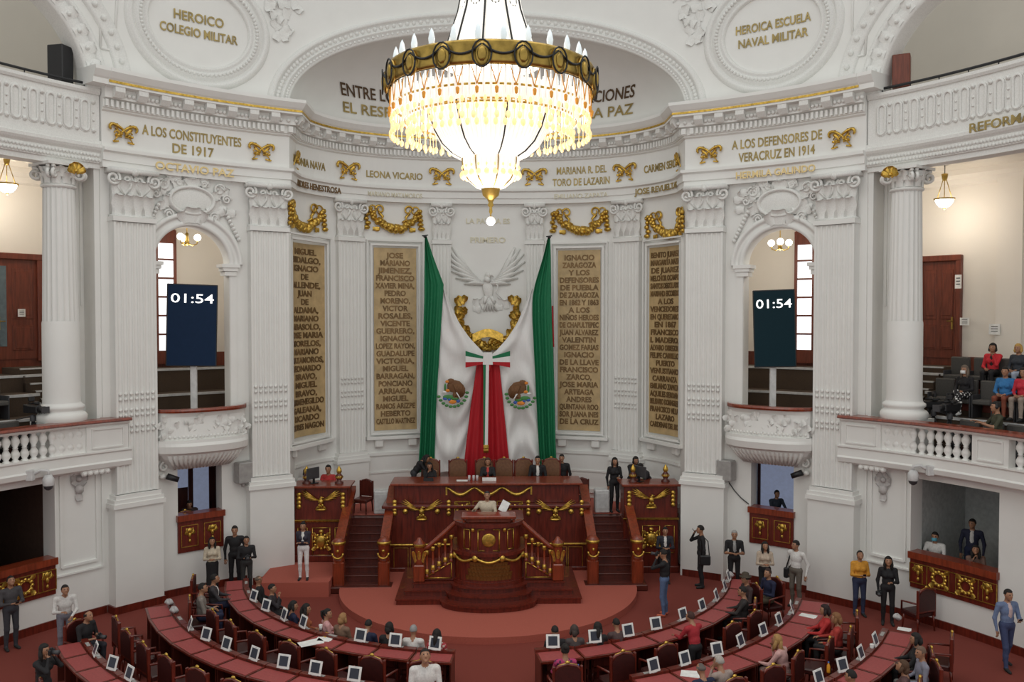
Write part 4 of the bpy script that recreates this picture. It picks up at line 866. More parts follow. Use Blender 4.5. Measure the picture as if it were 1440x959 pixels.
# ------------------------------------------------------------------ the great chandelier
def chandelier():
    X, Y = aty(690, 120, CY).x, CY; zy = lambda y: aty(690, y, CY).z; O = Vector((X, Y, 0))
    th = thing('crystal_chandelier', 'huge lit crystal chandelier with a brass ring hanging in mid hall', 'chandelier', (X, Y, zy(300)))
    rb = 1.62; zt, zb = 11.62, 11.30
    t = MB(); t.lathe([(rb, zb), (rb+.03, zb), (rb+.05, zb+.06), (rb+.03, zt-.06), (rb+.05, zt-.02), (rb+.03, zt+.02), (rb-.02, zt+.02), (rb-.03, zb)], O, 72)
    for k in range(18):
        a = 2*math.pi*k/18+.1
        def mf(u, v, w): return (X+(rb+.045+w)*math.cos(a+u/rb), Y+(rb+.045+w)*math.sin(a+u/rb), (zt+zb)/2-.04+v)
        q = MB(); q.ell((0, 0, 0), (.13, .19, .05), 12, 7); q.ell((0, 0, .045), (.07, .12, .03), 10, 6); q.map(mf); t.add(q.v, q.f, True)
    ringo = t.build('brass_ring', BRASS, th); t = MB()
    for k in range(18):
        a = 2*math.pi*(k+.5)/18+.1; t.tube([(X+(rb+.07)*math.cos(a+s*.17), Y+(rb+.07)*math.sin(a+s*.17), zt-.06-.13*(1-s*s)) for s in [i/6-1 for i in range(13)]], .018, 5)
        t.tube([(X+(rb+.10)*math.cos(a-.175+.08*math.cos(g)), Y+(rb+.10)*math.sin(a-.175+.08*math.cos(g)), (zt+zb)/2-.04+.19*math.sin(g)) for g in [i*.45 for i in range(15)]], .014, 5)
    t.build('festoons', mat('dark_iron', (.03, .03, .03), .5, .5), ringo)
    for k in range(26):
        a = 2*math.pi*k/26; p = (X+(rb-.10)*math.cos(a), Y+(rb-.10)*math.sin(a)); t = MB(); t.lathe([(.0, zt+.30), (.03, zt+.24), (.05, zt+.14), (.04, zt+.06), (.025, zt)], (*p, 0), 8); t.build('candle_bulb', mat('clear_bulb', (.85, .92, .95), .15, emit=.25, ecol=(.75, .9, 1)), th)
    # curtain of prisms under the ring, with tassels
    t = MB(); n = 96
    for k in range(n):
        a = 2*math.pi*k/n
        for (r, z0, z1, w) in ((rb-.04, zb, zb-.42, .028), (rb-.22, zb-.05, zb-.50, .032)):
            c, s_ = math.cos(a), math.sin(a); t.tube([(X+r*c, Y+r*s_, z0), (X+r*c, Y+r*s_, (z0+z1)/2), (X+r*c, Y+r*s_, z1)], [w*.5, w*.85, w*.4], 5)
    t.build('prism_curtain', CRYS, th)['kind'] = 'stuff'
    t = MB()
    for k in range(36):
        a = 2*math.pi*k/36+.05; c, s_ = math.cos(a), math.sin(a)
        for e in (-1, 1): t.tube([(X+(rb-.01)*math.cos(a+e*.05*q), Y+(rb-.01)*math.sin(a+e*.05*q), zb-.02-.26*(1-q)) for q in (0, .4, 1)], .010, 4)
        t.lathe([(.0, -.36), (.022, -.34), (.03, -.27), (.015, -.25), (0, -.25)], (X+(rb+.0)*c, Y+(rb+.0)*s_, zb-.06), 7)
    t.build('gilt_scrolls', mat('glowing_gilt', (.55, .24, .04), .35, .7, emit=.25, ecol=(1, .45, .08)), th)  # gilt given an amber glow of its own, though no lamp
    t = MB(); n = 60
    for k in range(n):
        a = 2*math.pi*(k+.5)/n; c, s_ = math.cos(a), math.sin(a)
        for (r, z0) in ((rb-.03, zb-.42), (rb-.30, zb-.46)):
            t.ell((X+r*c, Y+r*s_, z0-.05), (.028, .028, .05), 6, 5); t.tube([(X+r*c, Y+r*s_, z0-.1), (X+r*c, Y+r*s_, z0-.22)], .008, 4); t.ell((X+r*c, Y+r*s_, z0-.28), (.036, .036, .06), 6, 5)
    t.build('tassels', CRYSW, th)['kind'] = 'stuff'
    t = MB()
    for (r, z) in ((rb-.06, zb-.26), (rb-.24, zb-.46), (.98, 10.98)): t.lathe([(r-.012, z-.014), (r+.012, z-.014), (r+.012, z+.014), (r-.012, z+.014), (r-.012, z-.014)], O, 64)
    t.build('gilt_hoop', GOLD, th)
    # crown: crystal strands sweeping up to the stem
    prof = [(.80, 11.75), (.70, 11.95), (.60, 12.25), (.50, 12.55), (.44, 12.85), (.41, 13.3), (.40, 14.2)]
    t = MB()
    for k in range(64):
        a = 2*math.pi*k/64; t.tube([(X+r*math.cos(a), Y+r*math.sin(a), z) for r, z in prof], .027, 5)
    t.lathe(prof, O, 48); t.build('crown_strands', CRYS, th)
    t = MB()
    for k in range(10):
        a = 2*math.pi*k/10+.15; t.tube([(X+(r+.03)*math.cos(a), Y+(r+.03)*math.sin(a), z) for r, z in prof], .016, 5)
        t.tube([(X+(.48-.03*math.cos(g))*math.cos(a+.31+.2*math.sin(g)), Y+(.48-.03*math.cos(g))*math.sin(a+.31+.2*math.sin(g)), 12.72+.16*math.cos(g)) for g in [i*.42 for i in range(16)]], .010, 5)
    t.build('crown_ribs', mat('dark_iron', (0, 0, 0)), th)
    # bowl
    pb = [(.98, 10.98), (.95, 10.86), (.88, 10.66), (.76, 10.46), (.60, 10.32), (.46, 10.25)]
    t = MB(); t.lathe([(1.25, 11.25), (.98, 11.0)]+pb, O, 64)
    for k in range(72):
        a = 2*math.pi*k/72; t.tube([(X+(r+.01)*math.cos(a), Y+(r+.01)*math.sin(a), z) for r, z in pb], .02, 5)
    t.build('crystal_bowl', CRYS, th)
    t = MB()
    for k in range(8):
        a = 2*math.pi*k/8+.25; t.tube([(X+(r+.035)*math.cos(a), Y+(r+.035)*math.sin(a), z) for r, z in pb], .013, 5)
    t.build('bowl_ribs', mat('dark_iron', (0, 0, 0)), th)
    p2 = [(.44, 10.30), (.44, 10.18), (.42, 10.04), (.34, 9.90), (.22, 9.80), (.10, 9.77)]
    t = MB(); t.lathe(p2, O, 40); [t.tube([(X+(r+.01)*math.cos(2*math.pi*k/40), Y+(r+.01)*math.sin(2*math.pi*k/40), z) for r, z in p2], .016, 5) for k in range(40)]; t.build('lower_cup', CRYS, th)
    t = MB(); t.lathe([(.44, 10.27), (.47, 10.27), (.47, 10.32), (.44, 10.32), (.44, 10.27)], O, 40)
    for k in range(8): a = 2*math.pi*k/8+.25; t.tube([(X+(r+.03)*math.cos(a), Y+(r+.03)*math.sin(a), z) for r, z in p2], .011, 5)
    t.build('cup_ribs', BRASS, th)
    t = MB()
    for k in range(22):
        a = 2*math.pi*k/22; p = (X+.46*math.cos(a), Y+.46*math.sin(a)); t.ell((*p, 9.98), (.045, .045, .06), 7, 5); t.ell((*p, 10.10), (.02, .02, .03), 6, 4)
    t.build('cup_drops', CRYSW, th)
    t = MB(); t.lathe([(.19, 9.82), (.15, 9.76), (.13, 9.66), (.06, 9.60), (.035, 9.55), (.05, 9.50), (.02, 9.47), (.03, 9.40), (.012, 9.36), (.012, 9.30), (0, 9.29)], O, 20); t.build('brass_finial', BRASS, th)
    t = MB(); t.ell((X, Y, 9.25), .075, 12, 9); t.build('crystal_ball', CRYS, th)
    for dz, e in ((12.2, 130), (10.7, 260)):
        l = D.lights.new('chandelier_light', 'POINT'); l.energy = e; l.color = (1, .93, .82); l.shadow_soft_size = .6; o = D.objects.new('chandelier_light', l); COL.objects.link(o); o.location = (X, Y, dz+(.0 if dz > 12 else -1.9))
chandelier()
# ------------------------------------------------------------------ presidium desk
FPY = 25.4
def front(Y): return lambda u, v, w: (u, Y-w, v)
def px_at(px, py, Y): q = aty(px, py, Y); return q.x, q.z
def rosettes(t, x, z, h, n=4, r=.075, o=.03):
    for i in range(n): t.ell((x, z+h*(.5-i/(n-1)), o), (r, r, .04), 8, 6)
def small_eagle(t, x, z, s, o=.02):
    q = MB(); eagle(q, s, 0, 6); q.leaf((-.1*s, -.62*s, .03), .3*s, .22*s, .04, rot=1.2); q.leaf((.1*s, -.62*s, .03), .3*s, .22*s, .04, rot=-1.2); q.ell((0, -.7*s, .03), (.34*s, .1*s, .04), 10, 6); q.map(lambda u, v, w: (u*1.08+x, v*.80+z, w*.6+o)); t.add(q.v, q.f, True)
th = thing('presidium_desk', 'long raised mahogany presidium desk with gilt eagles below the flag', 'desk', (0, FPY, .17))
X0, X1 = -3.08, 2.95
t = MB(); t.box(((X0+X1)/2, FPY+.6, .55), (X1-X0, 1.2, .76), bev=.02); t.box(((X0+X1)/2, FPY+.56, .22), (X1-X0+.12, 1.24, .12), bev=.02); t.box(((X0+X1)/2, FPY+.62, 1.5), (X1-X0-.04, 1.16, 1.1), bev=.02); t.box(((X0+X1)/2, FPY+.6, 2.08), (X1-X0+.16, 1.3, .1), bev=.03)
t.box((-.06, FPY+.75, 2.40), (5.55, .9, .56), bev=.02); bd = t.build('desk_body', WOOD, th)
t = MB(); t.box((-.06, FPY+.72, 2.71), (5.75, 1.15, .07), bev=.02); t.build('desktop', WOODR, th)
t = MB(); f = front(FPY); t.box(((X0+X1)/2, .955, .02), (X1-X0+.06, .06, .06), bev=.02); [t.box((x0, .955, .02), (.05, .075, .07)) for x0 in (X0, X1)]; t.map(f); t.build('gilt_rail', GOLD, th)
for px, lb in ((593, 0), (781, 0)):
    x, z = px_at(px, 720, FPY); t = MB(); small_eagle(t, x, z+.02, .44); t.map(front(FPY+.03)); t.build('gilt_eagle', GOLD, bd)
t = MB()
for px in (555, 631, 743, 818): x, z = px_at(px, 714, FPY); rosettes(t, x, z, .34)
for px in (570, 615, 758, 803): x, z = px_at(px, 719, FPY); t.ell((x, z, .04), (.085, .085, .06), 10, 7)
for px in (650, 724): x, z = px_at(px, 718, FPY); gilt_frame(t, x, z, .44, .54, .03, .03); gilt_wreathlet(t, x, z, .04, .15)
for px in (670, 704): x, z = px_at(px, 716, FPY); gilt_frame(t, x, z, .2, .48, .03, .025)
t.map(front(FPY+.03)); t.build('gilt_ornament', GOLD, bd)
t = MB(); xs = [px_at(p, 690, FPY+.3)[0] for p in (628, 667, 706, 747)]
for a, c in zip(xs, xs[1:]): t.tube([(a+(c-a)*i/12, 2.60-.22*math.sin(math.pi*i/12)**1.4, .03) for i in range(13)], [.03+.025*math.sin(math.pi*i/12) for i in range(13)], 8)
for e in (xs[0], xs[-1]): t.box((e, 2.5, .03), (.05, .24, .05))
t.map(front(FPY+.3)); t.build('gilt_swag', GOLD, bd)
t = MB()
for px, w in ((564, .42), (582, .2), (792, .2), (809, .42)): t = MB(); x, z = px_at(px, 781, FPY); gilt_frame(t, x, .56, w, .62, .02, .018); t.map(front(FPY)); t.build('gilt_panel_frame', GOLD, bd)
b = MB(); b.box((-.06, 27.3, 1.735), (6.2, 1.6, .33)); struct('step', b, CARPD)
# ------------------------------------------------------------------ rostrum
th = thing('speaker_rostrum', 'carved mahogany speaker rostrum with bowed front and twin side stairs', 'rostrum', (0, 23.2, .17))
def bulge(xw, yf, yb, bx, by): return [(xw, yf), (xw, yb), (-xw, yb), (-xw, yf)]+[(-bx*math.cos(math.pi*i/16), yf-by*math.sin(math.pi*i/16)) for i in range(17)]
for xw, yf, bx, by, z0, z1 in ((2.42, 22.38, 1.25, .68, .17, .33), (2.2, 22.62, 1.12, .60, .33, .48), (2.0, 22.86, 1.0, .55, .48, .62)):
    t = MB(); t.prism(bulge(xw, yf, 25.2, bx, by), z0, z1-.03); t.prism(bulge(xw+.03, yf-.03, 25.2, bx+.03, by+.02), z1-.035, z1); t.build('base_step', WOOD, th)
def hdrum(t, a, bq, z0, z1, yc=23.15, n=28): t.prism([(a, yc+1.0), (-a, yc+1.0)]+[(-a*math.cos(math.pi*i/n), yc-bq*math.sin(math.pi*i/n)) for i in range(n+1)], z0, z1)
t = MB(); hdrum(t, .98, .78, .62, .72); hdrum(t, .92, .72, .72, 1.42); hdrum(t, 1.0, .80, 1.42, 1.50); hdrum(t, .86, .66, 1.50, 2.16); hdrum(t, .95, .75, 2.16, 2.26); bd = t.build('drum', WOOD, th)
def dmap(a, bq, yc=23.15): return lambda u, v, w: ((a+w)*math.sin(u/a), yc-(bq+w)*math.cos(u/a), v)
t = MB(); f0 = MB(); gilt_frame(f0, 0, 1.83, .56, .56, .02, .03); f0.ell((0, 1.83, .0), (.19, .19, .018), 16, 8); gilt_frame(f0, -.62, 1.83, .2, .52, .02, .02); gilt_frame(f0, .62, 1.83, .2, .52, .02, .02)
for e in (-.42, .42): f0.ell((e, 2.1, .03), (.05, .07, .04), 8, 6)
f0.map(dmap(.86, .66)); t.add(f0.v, f0.f, True); f0 = MB()
for a, c in ((-1.1, -.35), (-.35, .35), (.35, 1.1)): f0.tube([(a+(c-a)*i/10, 1.38-.12*math.sin(math.pi*i/10), .04) for i in range(11)], .04, 7)
for e in (-.35, .35, -1.1, 1.1): f0.ell((e, 1.36, .05), (.085, .10, .06), 10, 7)
f0.map(dmap(.92, .72)); t.add(f0.v, f0.f, True); t.build('gilt_ornament', GOLD, bd)
t = MB()
for r in range(5):
    for i in range(13): t.leaf(((i-6)*.10*(1-.05*r)+.05*(r % 2), .78+.09*r, .005), .1, .12, .035)
t.map(dmap(.92, .72)); t.s = [True]*len(t.s); t.build('carved_leaves', mat('gilt_brown', (.20, .085, .02), .4, .4), bd)
t = MB(); t.box((0, 22.75, 2.43), (1.45, .55, .08), bev=.03); t.box((0, 22.85, 2.33), (1.2, .4, .16), bev=.03); [t.box((e*.66, 22.6, 2.34), (.06, .08, .12), bev=.02) for e in (-1, 1)]; t.build('lectern_top', WOODR, th)
t = MB(); t.box((0, 23.75, .93), (1.6, .8, .64)); t.build('standing_floor', WOODD, th)
for e in (-1, 1):
    t = MB()
    for i in range(4): xc = e*(1.78-.24*i); t.box((e*(.86+(abs(xc)-.86)/2), 23.5, .62+.08+.155*i), (abs(xc)-.86+.02, .9, .16))
    st = t.build('stair', WOOD, th)
    t = MB(); t.prism([(e*1.86, .64), (e*.95, .64), (e*.95, 1.22)] if e > 0 else [(-.95, 1.22), (-.95, .64), (-1.86, .64)], 22.98, 23.05, ax=1); t.build('stringer', WOOD, st)
    t = MB(); P = [Vector((e*1.72, 22.965, .70)), Vector((e*1.0, 22.965, .70)), Vector((e*1.0, 22.965, 1.13))]
    for a, c in zip(P, P[1:]+P[:1]): t.tube([a, c], .018, 5)
    t.build('gilt_outline', GOLD, st)
    for i in range(5):
        x = e*(1.66-.165*i); z0 = .72+.105*i; o = MB(); o.lathe([(.05, 0), (.055, .06), (.03, .09), (.05, .16), (.05, .22), (.028, .26), (.035, .45), (.028, .62), (.055, .66), (.055, .74)], (x, 22.98, z0), 10)
        bl = o.build('baluster', WOODR, st); o = MB(); o.lathe([(.058, .10), (.062, .14), (.058, .22), (.03, .23)], (x, 22.98, z0), 10); o.lathe([(.03, .60), (.062, .63), (.062, .72), (.05, .735)], (x, 22.98, z0), 10); o.build('gilt_cup', GOLD, bl)
    t = MB(); t.tube([(e*1.84, 22.98, 1.42), (e*1.6, 22.98, 1.56), (e*1.1, 22.98, 2.0), (e*.86, 22.98, 2.22), (e*.5, 22.7, 2.24)], .065, 8); t.build('handrail', WOODR, th)
    t = MB(); x = e*1.86; t.box((x, 22.98, .85), (.30, .30, .46), bev=.03); t.lathe([(.11, 1.08), (.14, 1.16), (.09, 1.28), (.13, 1.45), (.12, 1.55), (.16, 1.58), (.16, 1.66), (.08, 1.72), (.05, 1.78), (0, 1.8)], (x, 22.98, 0), 14); nw = t.build('newel', WOODR, th)
    t = MB(); t.lathe([(.14, 1.55), (.175, 1.60), (.15, 1.66)], (x, 22.98, 0), 14); [t.leaf((dx, 0, .10), .12, .3, .06, rot=-dx*4) for dx in (-.1, 0, .1)]; t2 = MB(); [t2.leaf((dx, 0, .10), .08, .30, .05, rot=-dx*2.5) for dx in (-.09, .09, 0)]; t2.map(lambda u, v, w: (x+u, 22.98-w, 1.15+v)); t.v = t.v[:14*3]; t.f = [q for q in t.f if max(q) < 42]; t.s = [True]*len(t.f); t.m = [0]*len(t.f); t.add(t2.v, t2.f, True); t.build('gilt_leaves', GOLD, nw)
# ------------------------------------------------------------------ side staircases and side lecterns
def staircase(sg, sd):
    xi, xo = 2.95, 4.22; th = thing('staircase', 'mahogany staircase up to the presidium, %s of the rostrum' % sd, 'staircase', (sg*3.6, 24.2, 0))
    t = MB(); n = 9
    for i in range(n): z1 = 1.57*(i+1)/n; t.box((sg*(xi+xo)/2, (24.15+.265*i+26.6)/2, z1/2), (xo-xi, 26.6-24.15-.265*i, z1)); t.box((sg*(xi+xo)/2, 24.15+.265*i+.02, z1-.015), (xo-xi, .07, .035), bev=.01)
    t.build('steps', WOODD, th)
    t = MB(); t.box((sg*(xi+xo)/2, 24.12, .09), (xo-xi+.5, .5, .17), bev=.02); t.build('bottom_step', WOODD, th)
    for x in (xi, xo):
        X = sg*x; t = MB(); t.prism([(24.3, .0), (26.5, 1.0), (26.5, 2.35), (24.3, 1.25)], X-.06, X+.06, ax=0); sidep = t.build('side_panel', WOOD, th)
        t = MB(); t.prism([(24.25, 1.24), (26.55, 2.36), (26.55, 2.50), (24.25, 1.38)], X-.13, X+.13, ax=0); t.build('handrail', WOODR, th)
        t = MB()
        for i in range(9): k = (i+.5)/9; [t.ell((X+e*.075, 24.4+2.05*k, 1.12+1.0*k), (.03, .07, .07), 7, 5) for e in (-1, 1)]
        t.build('gilt_studs', GOLD, sidep)
        t = MB(); t.box((X, 24.18, .42), (.32, .30, .84), bev=.04); t.lathe([(.14, .8), (.17, .9), (.11, .98), (.15, 1.06), (.16, 1.25), (.18, 1.34), (.18, 1.42), (.1, 1.5), (0, 1.53)], (X, 24.18, 0), 16); nw = t.build('newel', WOODR, th)
        t = MB(); t.lathe([(.165, 1.30), (.20, 1.34), (.20, 1.38), (.165, 1.42)], (X, 24.18, 0), 16); t.tube([(X+.15*math.cos(a), 24.18-.19, 1.10+.15*math.sin(a)) for a in [math.pi+i*math.pi/10 for i in range(11)]], .03, 7); t.ell((X, 24.0, 1.16), (.045, .04, .045), 8, 6); t.build('gilt_band', GOLD, nw)
staircase(-1, 'left'); staircase(1, 'right')
def lectern(px0, px1, z0, label):
    Y = 25.62; x0 = aty(px0, 700, Y).x; x1 = aty(px1, 700, Y).x; xc, w = (x0+x1)/2, x1-x0
    th = thing('side_lectern', label, 'lectern', (xc, Y, z0)); t = MB(); t.box((xc, Y+.4, (z0+1.62)/2), (w, .8, 1.62-z0), bev=.02); t.box((xc, Y+.4, 2.14), (w-.04, .78, .98), bev=.02); t.box((xc, Y+.38, z0+.1), (w+.06, .86, .2), bev=.02); bd = t.build('body', WOOD, th)
    t = MB(); t.box((xc, Y+.36, 2.66), (w+.14, .96, .07), bev=.02); t.build('top', WOODR, th)
    t = MB(); t.box((0, 1.64, .03), (w+.04, .06, .07), bev=.02); rosettes(t, -w*.40, 2.25, .36); rosettes(t, w*.40, 2.25, .36); small_eagle(t, 0, 2.22, .44)
    gilt_frame(t, .0, 1.02, .52, .82, .02, .02); gilt_frame(t, -w*.34, 1.02, .28, .82, .02, .016); gilt_frame(t, w*.34, 1.02, .28, .82, .02, .016)
    t.ell((0, 1.02, .03), (.15, .2, .05), 12, 7); gilt_wreathlet(t, 0, 1.02, .03, .21); t.ell((0, 1.32, .03), (.08, .07, .04), 8, 6)
    t.map(lambda u, v, q: (u+xc, Y-q, v)); t.s = [True]*len(t.s); t.build('gilt_ornament', GOLD, bd)
    for e in (-1, 1):
        lm = thing('desk_ornament', 'gilt and dark turned ornament on top of the %s side lectern, %s end' % ('left' if xc < 0 else 'right', 'outer' if e*xc > 0 else 'inner'), 'ornament', (xc+e*w*.30, Y+.3, 2.70))
        t = MB(); t.lathe([(.13, 0), (.13, .05), (.06, .08), (.10, .17), (.12, .22), (.05, .30), (.03, .36)], (xc+e*w*.30, Y+.3, 2.695), 14); t.build('turned_base', WOODD, lm); t = MB(); t.lathe([(.05, .30), (.085, .36), (.07, .43), (.03, .5), (0, .54)], (xc+e*w*.30, Y+.3, 2.695), 12); t.lathe([(.105, .16), (.13, .2), (.105, .24)], (xc+e*w*.30, Y+.3, 2.695), 12); t.build('gilt_top', GOLD, lm)
lectern(413, 490, .41, 'mahogany side lectern with gilt eagle left of the left staircase'); lectern(877, 954, 0, 'mahogany side lectern with gilt eagle right of the right staircase')
for px, m, lb in ((537, LGREY, 'pale grey cabinet on the stage left of the presidium desk'), (846, LGREY, 'pale grey cabinet on the stage right of the presidium desk')):
    q = aty(px, 700, 26.9); th = thing('stage_cabinet', lb, 'cabinet', (q.x, q.y, 1.57)); t = MB(); t.box((q.x, q.y, 1.57+.36), (.46, .4, .72), bev=.03); t.build('body', m, th); t = MB(); t.box((q.x, q.y-.205, 1.95), (.38, .015, .5), bev=.005); t.build('door', LGREY, th)
# ------------------------------------------------------------------ chairs (built facing +y)
def armchair(name, label, group, seat_h, top, w, pad, frame, crest, arms=True):
    th = thing(name, label, 'chair', (0, 0, 0), group); cat = 'chair'; th['category'] = cat
    t = MB(); t.box((0, .02, seat_h-.05), (w, .50, .12), bev=.04); t.build('seat', pad, th)
    t = MB(); t.prism([(-w/2+.04, seat_h+.08), (w/2-.04, seat_h+.08), (w/2-.04, top-.16), (w*.3, top-.07), (0, top-.04), (-w*.3, top-.07), (-w/2+.04, top-.16)], -.30, -.22, ax=1); bk = t.build('backrest', pad, th)
    t = MB()
    for e in (-1, 1): t.box((e*(w/2-.02), -.26, (seat_h+top-.15)/2), (.05, .07, top-.15-seat_h+.2), bev=.015)
    t.box((0, -.26, seat_h+.06), (w, .07, .06), bev=.01); t.tube([(-w/2+.02, -.26, top-.16), (-w*.3, -.26, top-.06), (0, -.26, top-.02), (w*.3, -.26, top-.06), (w/2-.02, -.26, top-.16)], .035, 6); t.build('back_frame', frame, th)
    if crest:
        t = MB(); t.tube([(-w/2+.02, -.26, top-.13), (-w*.3, -.26, top-.035), (0, -.26, top+.005), (w*.3, -.26, top-.035), (w/2-.02, -.26, top-.13)], .011, 6); t.ell((0, -.26, top+.015), (.05, .03, .035), 8, 6); t.build('gilt_crest', GOLD, bk)
    if arms:
        for e in (-1, 1): t = MB(); t.tube([(e*w/2, -.25, seat_h+.26), (e*(w/2+.02), .02, seat_h+.24), (e*(w/2+.02), .2, seat_h+.22), (e*w/2, .22, seat_h)], .025, 6); t.build('armrest', frame, th)
    for sx in (-1, 1):
        for sy in (-1, 1): t = MB(); t.tube([(sx*(w/2-.04), -.03+sy*.21, seat_h-.08), (sx*(w/2-.03), -.03+sy*.22, seat_h*.5), (sx*(w/2-.02), -.03+sy*.24, .0)], [.032, .024, .02], 6); t.build('leg', frame, th)
    return th
def polar(R, psi): a = R2(psi); return (R*math.sin(a), DY-R*math.cos(a))
thr = armchair('presidium_chair', 'x', 'presidium chairs', .48, 1.32, .60, BROWNL, WOOD, True)
pl = ['first from the left', 'second from the left', 'behind the woman in the black jacket', 'right of the woman in the black jacket', 'second from the right', 'far right end']
for i, (px, l) in enumerate(zip((605, 643.5, 681, 709, 738, 776), pl)):
    q = aty(px, 660, 27.0); o = thr if i == 0 else dup(thr); o.location = (q.x, 27.0, 1.9); o.rotation_euler = (0, 0, math.pi+(.12 if i == 4 else 0)); o['label'] = 'brown leather high-backed presidium chair with gilt crest, %s' % l
wc = armchair('wooden_chair', 'dark wooden side chair on the stage behind the left side lectern', 'stage chairs', .46, 1.02, .46, WOODD, WOODD, False, False)
q = aty(510, 690, 26.9); wc.location = (q.x, 26.95, 1.57); wc.rotation_euler = (0, 0, math.pi*.9)
q = aty(815, 690, 27.0); dup(wc, (q.x+.1, 27.0, 1.57), math.pi, 'dark wooden side chair on the stage at the right end of the presidium desk')
# ------------------------------------------------------------------ members' desks in curved rows
def make_desk(r0, r1, dp):
    rm = (r0+r1)/2; th = thing('member_desk', 'x', 'desk', (0, 0, 0), 'member desks'); k = math.tan(R2(dp/2))
    def trap(y0, y1, inset): return [(-(rm-y)*k+inset if i in (0, 3) else (rm-y)*k-inset, y) for i, y in enumerate((y0, y0, y1, y1))]
    yo, yi = -(r1-rm), rm-r0
    t = MB(); t.prism(trap(yo, yi, .012), .71, .75); t.prism(trap(yi-.13, yi, .012), .75, .80); t.build('desktop', WOOD, th)
    t = MB(); t.prism(trap(yo+.05, yi-.16, .05), .745, .757); t.build('leather_pad', LEATH, th)
    t = MB(); t.prism(trap(yi-.06, yi-.02, .02), 0, .71); t.prism(trap(yi-.062, yi-.012, .12), .2, .6); t.build('modesty_panel', WOODD, th)
    for e in (-1, 1): t = MB(); a = trap(yo+.04, yi-.04, .02); x0 = a[1][0]*e; x1 = a[2][0]*e; t.prism([(x0, yo+.04), (x0-e*.03, yo+.04), (x1-e*.03, yi-.04), (x1, yi-.04)], 0, .71); t.build('side_panel', WOODD, th)
    t = MB(); t.prism(trap(yi-.10, yi-.03, .30), .80, .806); t.build('name_strip', GREY, th)
    return th, rm
def make_tablet():
    th = thing('tablet_display', 'x', 'tablet', (0, 0, 0), 'desk tablets'); Mx = Matrix.Rotation(R2(-18), 4, 'X')
    t = MB(); t.box((0, 0, .145), (.28, .014, .27), bev=.005); t.map(lambda x, y, z: tuple(Mx @ Vector((x, y, z)))); t.build('casing', PAPER, th)
    t = MB(); t.box((0, -.009, .15), (.19, .004, .185)); t.map(lambda x, y, z: tuple(Mx @ Vector((x, y, z)))); t.build('screen', SCREEN, th)
    t = MB(); t.prism([(-.06, .0), (.06, .0), (.06, .12), (-.06, .12)], 0, .012); t.tube([(0, .10, .01), (0, .05, .13)], .01, 5); t.build('stand', LGREY, th); return th
ROWS = [('left front row', 6.5, 7.1, -77.5, -6.0, 10), ('right front row', 6.5, 7.15, 8.3, 75.5, 9), ('left second row', 8.3, 8.95, -66.5, -14.3, 9), ('right second row', 8.28, 9.05, 19, 66, 8), ('left back row', 10.3, 10.92, -57, -38.5, 4), ('right back row', 10.32, 10.98, 34.5, 58, 5)]
ORD = ['nearest the aisle', 'second from the aisle', 'third from the aisle', 'fourth from the aisle', 'fifth from the aisle', 'sixth from the aisle', 'seventh from the aisle', 'eighth from the aisle', 'ninth from the aisle', 'tenth from the aisle, at the wall end']
tab0 = make_tablet(); firstT = True; CH = {}; ROWCH = []
ch0 = armchair('member_chair', 'x', 'member chairs', .46, 1.10, .58, mat('oxblood_leather', (.045, .008, .007), .4, scale=14, amt=.2), WOOD, True); firstC = True
SKIPT = {('left front row', 9), ('left front row', 8), ('left second row', 8), ('left second row', 7), ('right second row', 7), ('left back row', 3), ('right back row', 4), ('left front row', 3)}
SKIPC = {('left second row', 8), ('right second row', 7), ('left back row', 3), ('left back row', 2)}
for nm, r0, r1, p0, p1, n in ROWS:
    dp = (p1-p0)/n; dk, rm = make_desk(r0, r1, abs(dp)); lf = nm.startswith('left')
    for i in range(n):
        j = i if not lf else n-1-i; psi = p0+dp*(j+.5); k = i
        wallend = k == n-1 and n > 3
        od = 'at the wall end' if wallend else ORD[k]
        if nm.endswith('second row') or nm.endswith('back row'): od = 'at the wall end' if wallend else ['next to the wall end', 'third from the wall end', 'fourth from the wall end', 'fifth from the wall end', 'sixth from the wall end', 'seventh from the wall end', 'eighth from the wall end', 'ninth from the wall end'][n-2-k]
        x, y = polar(rm, psi); o = dk if i == 0 else dup(dk); o.location = (x, y, 0); o.rotation_euler = (0, 0, R2(psi)); o['label'] = 'mahogany desk with red pad, %s, %s' % (nm, od); o['group'] = 'member desks, '+nm
        if (nm, k) not in SKIPT:
            x, y = polar(r0+.14, psi+random.uniform(-.6, .6)); t = tab0 if firstT else dup(tab0); firstT = False; t.location = (x, y, .807); t.rotation_euler = (0, 0, R2(psi+random.uniform(-16, 16))); t['label'] = 'white framed tablet, %s, desk %s' % (nm, od); t['group'] = 'desk tablets'
        if (nm, k) not in SKIPC:
            Rc = r1+.50; x, y = polar(Rc, psi); tw = random.uniform(-14, 14); c = ch0 if firstC else dup(ch0); firstC = False; c.location = (x, y, 0); c.rotation_euler = (0, 0, R2(psi+tw)); c['label'] = 'oxblood armchair with gilt crest, %s, %s' % (nm, od); c['group'] = 'member chairs'; CH[nm, k] = (x, y, psi); ROWCH.append(c)
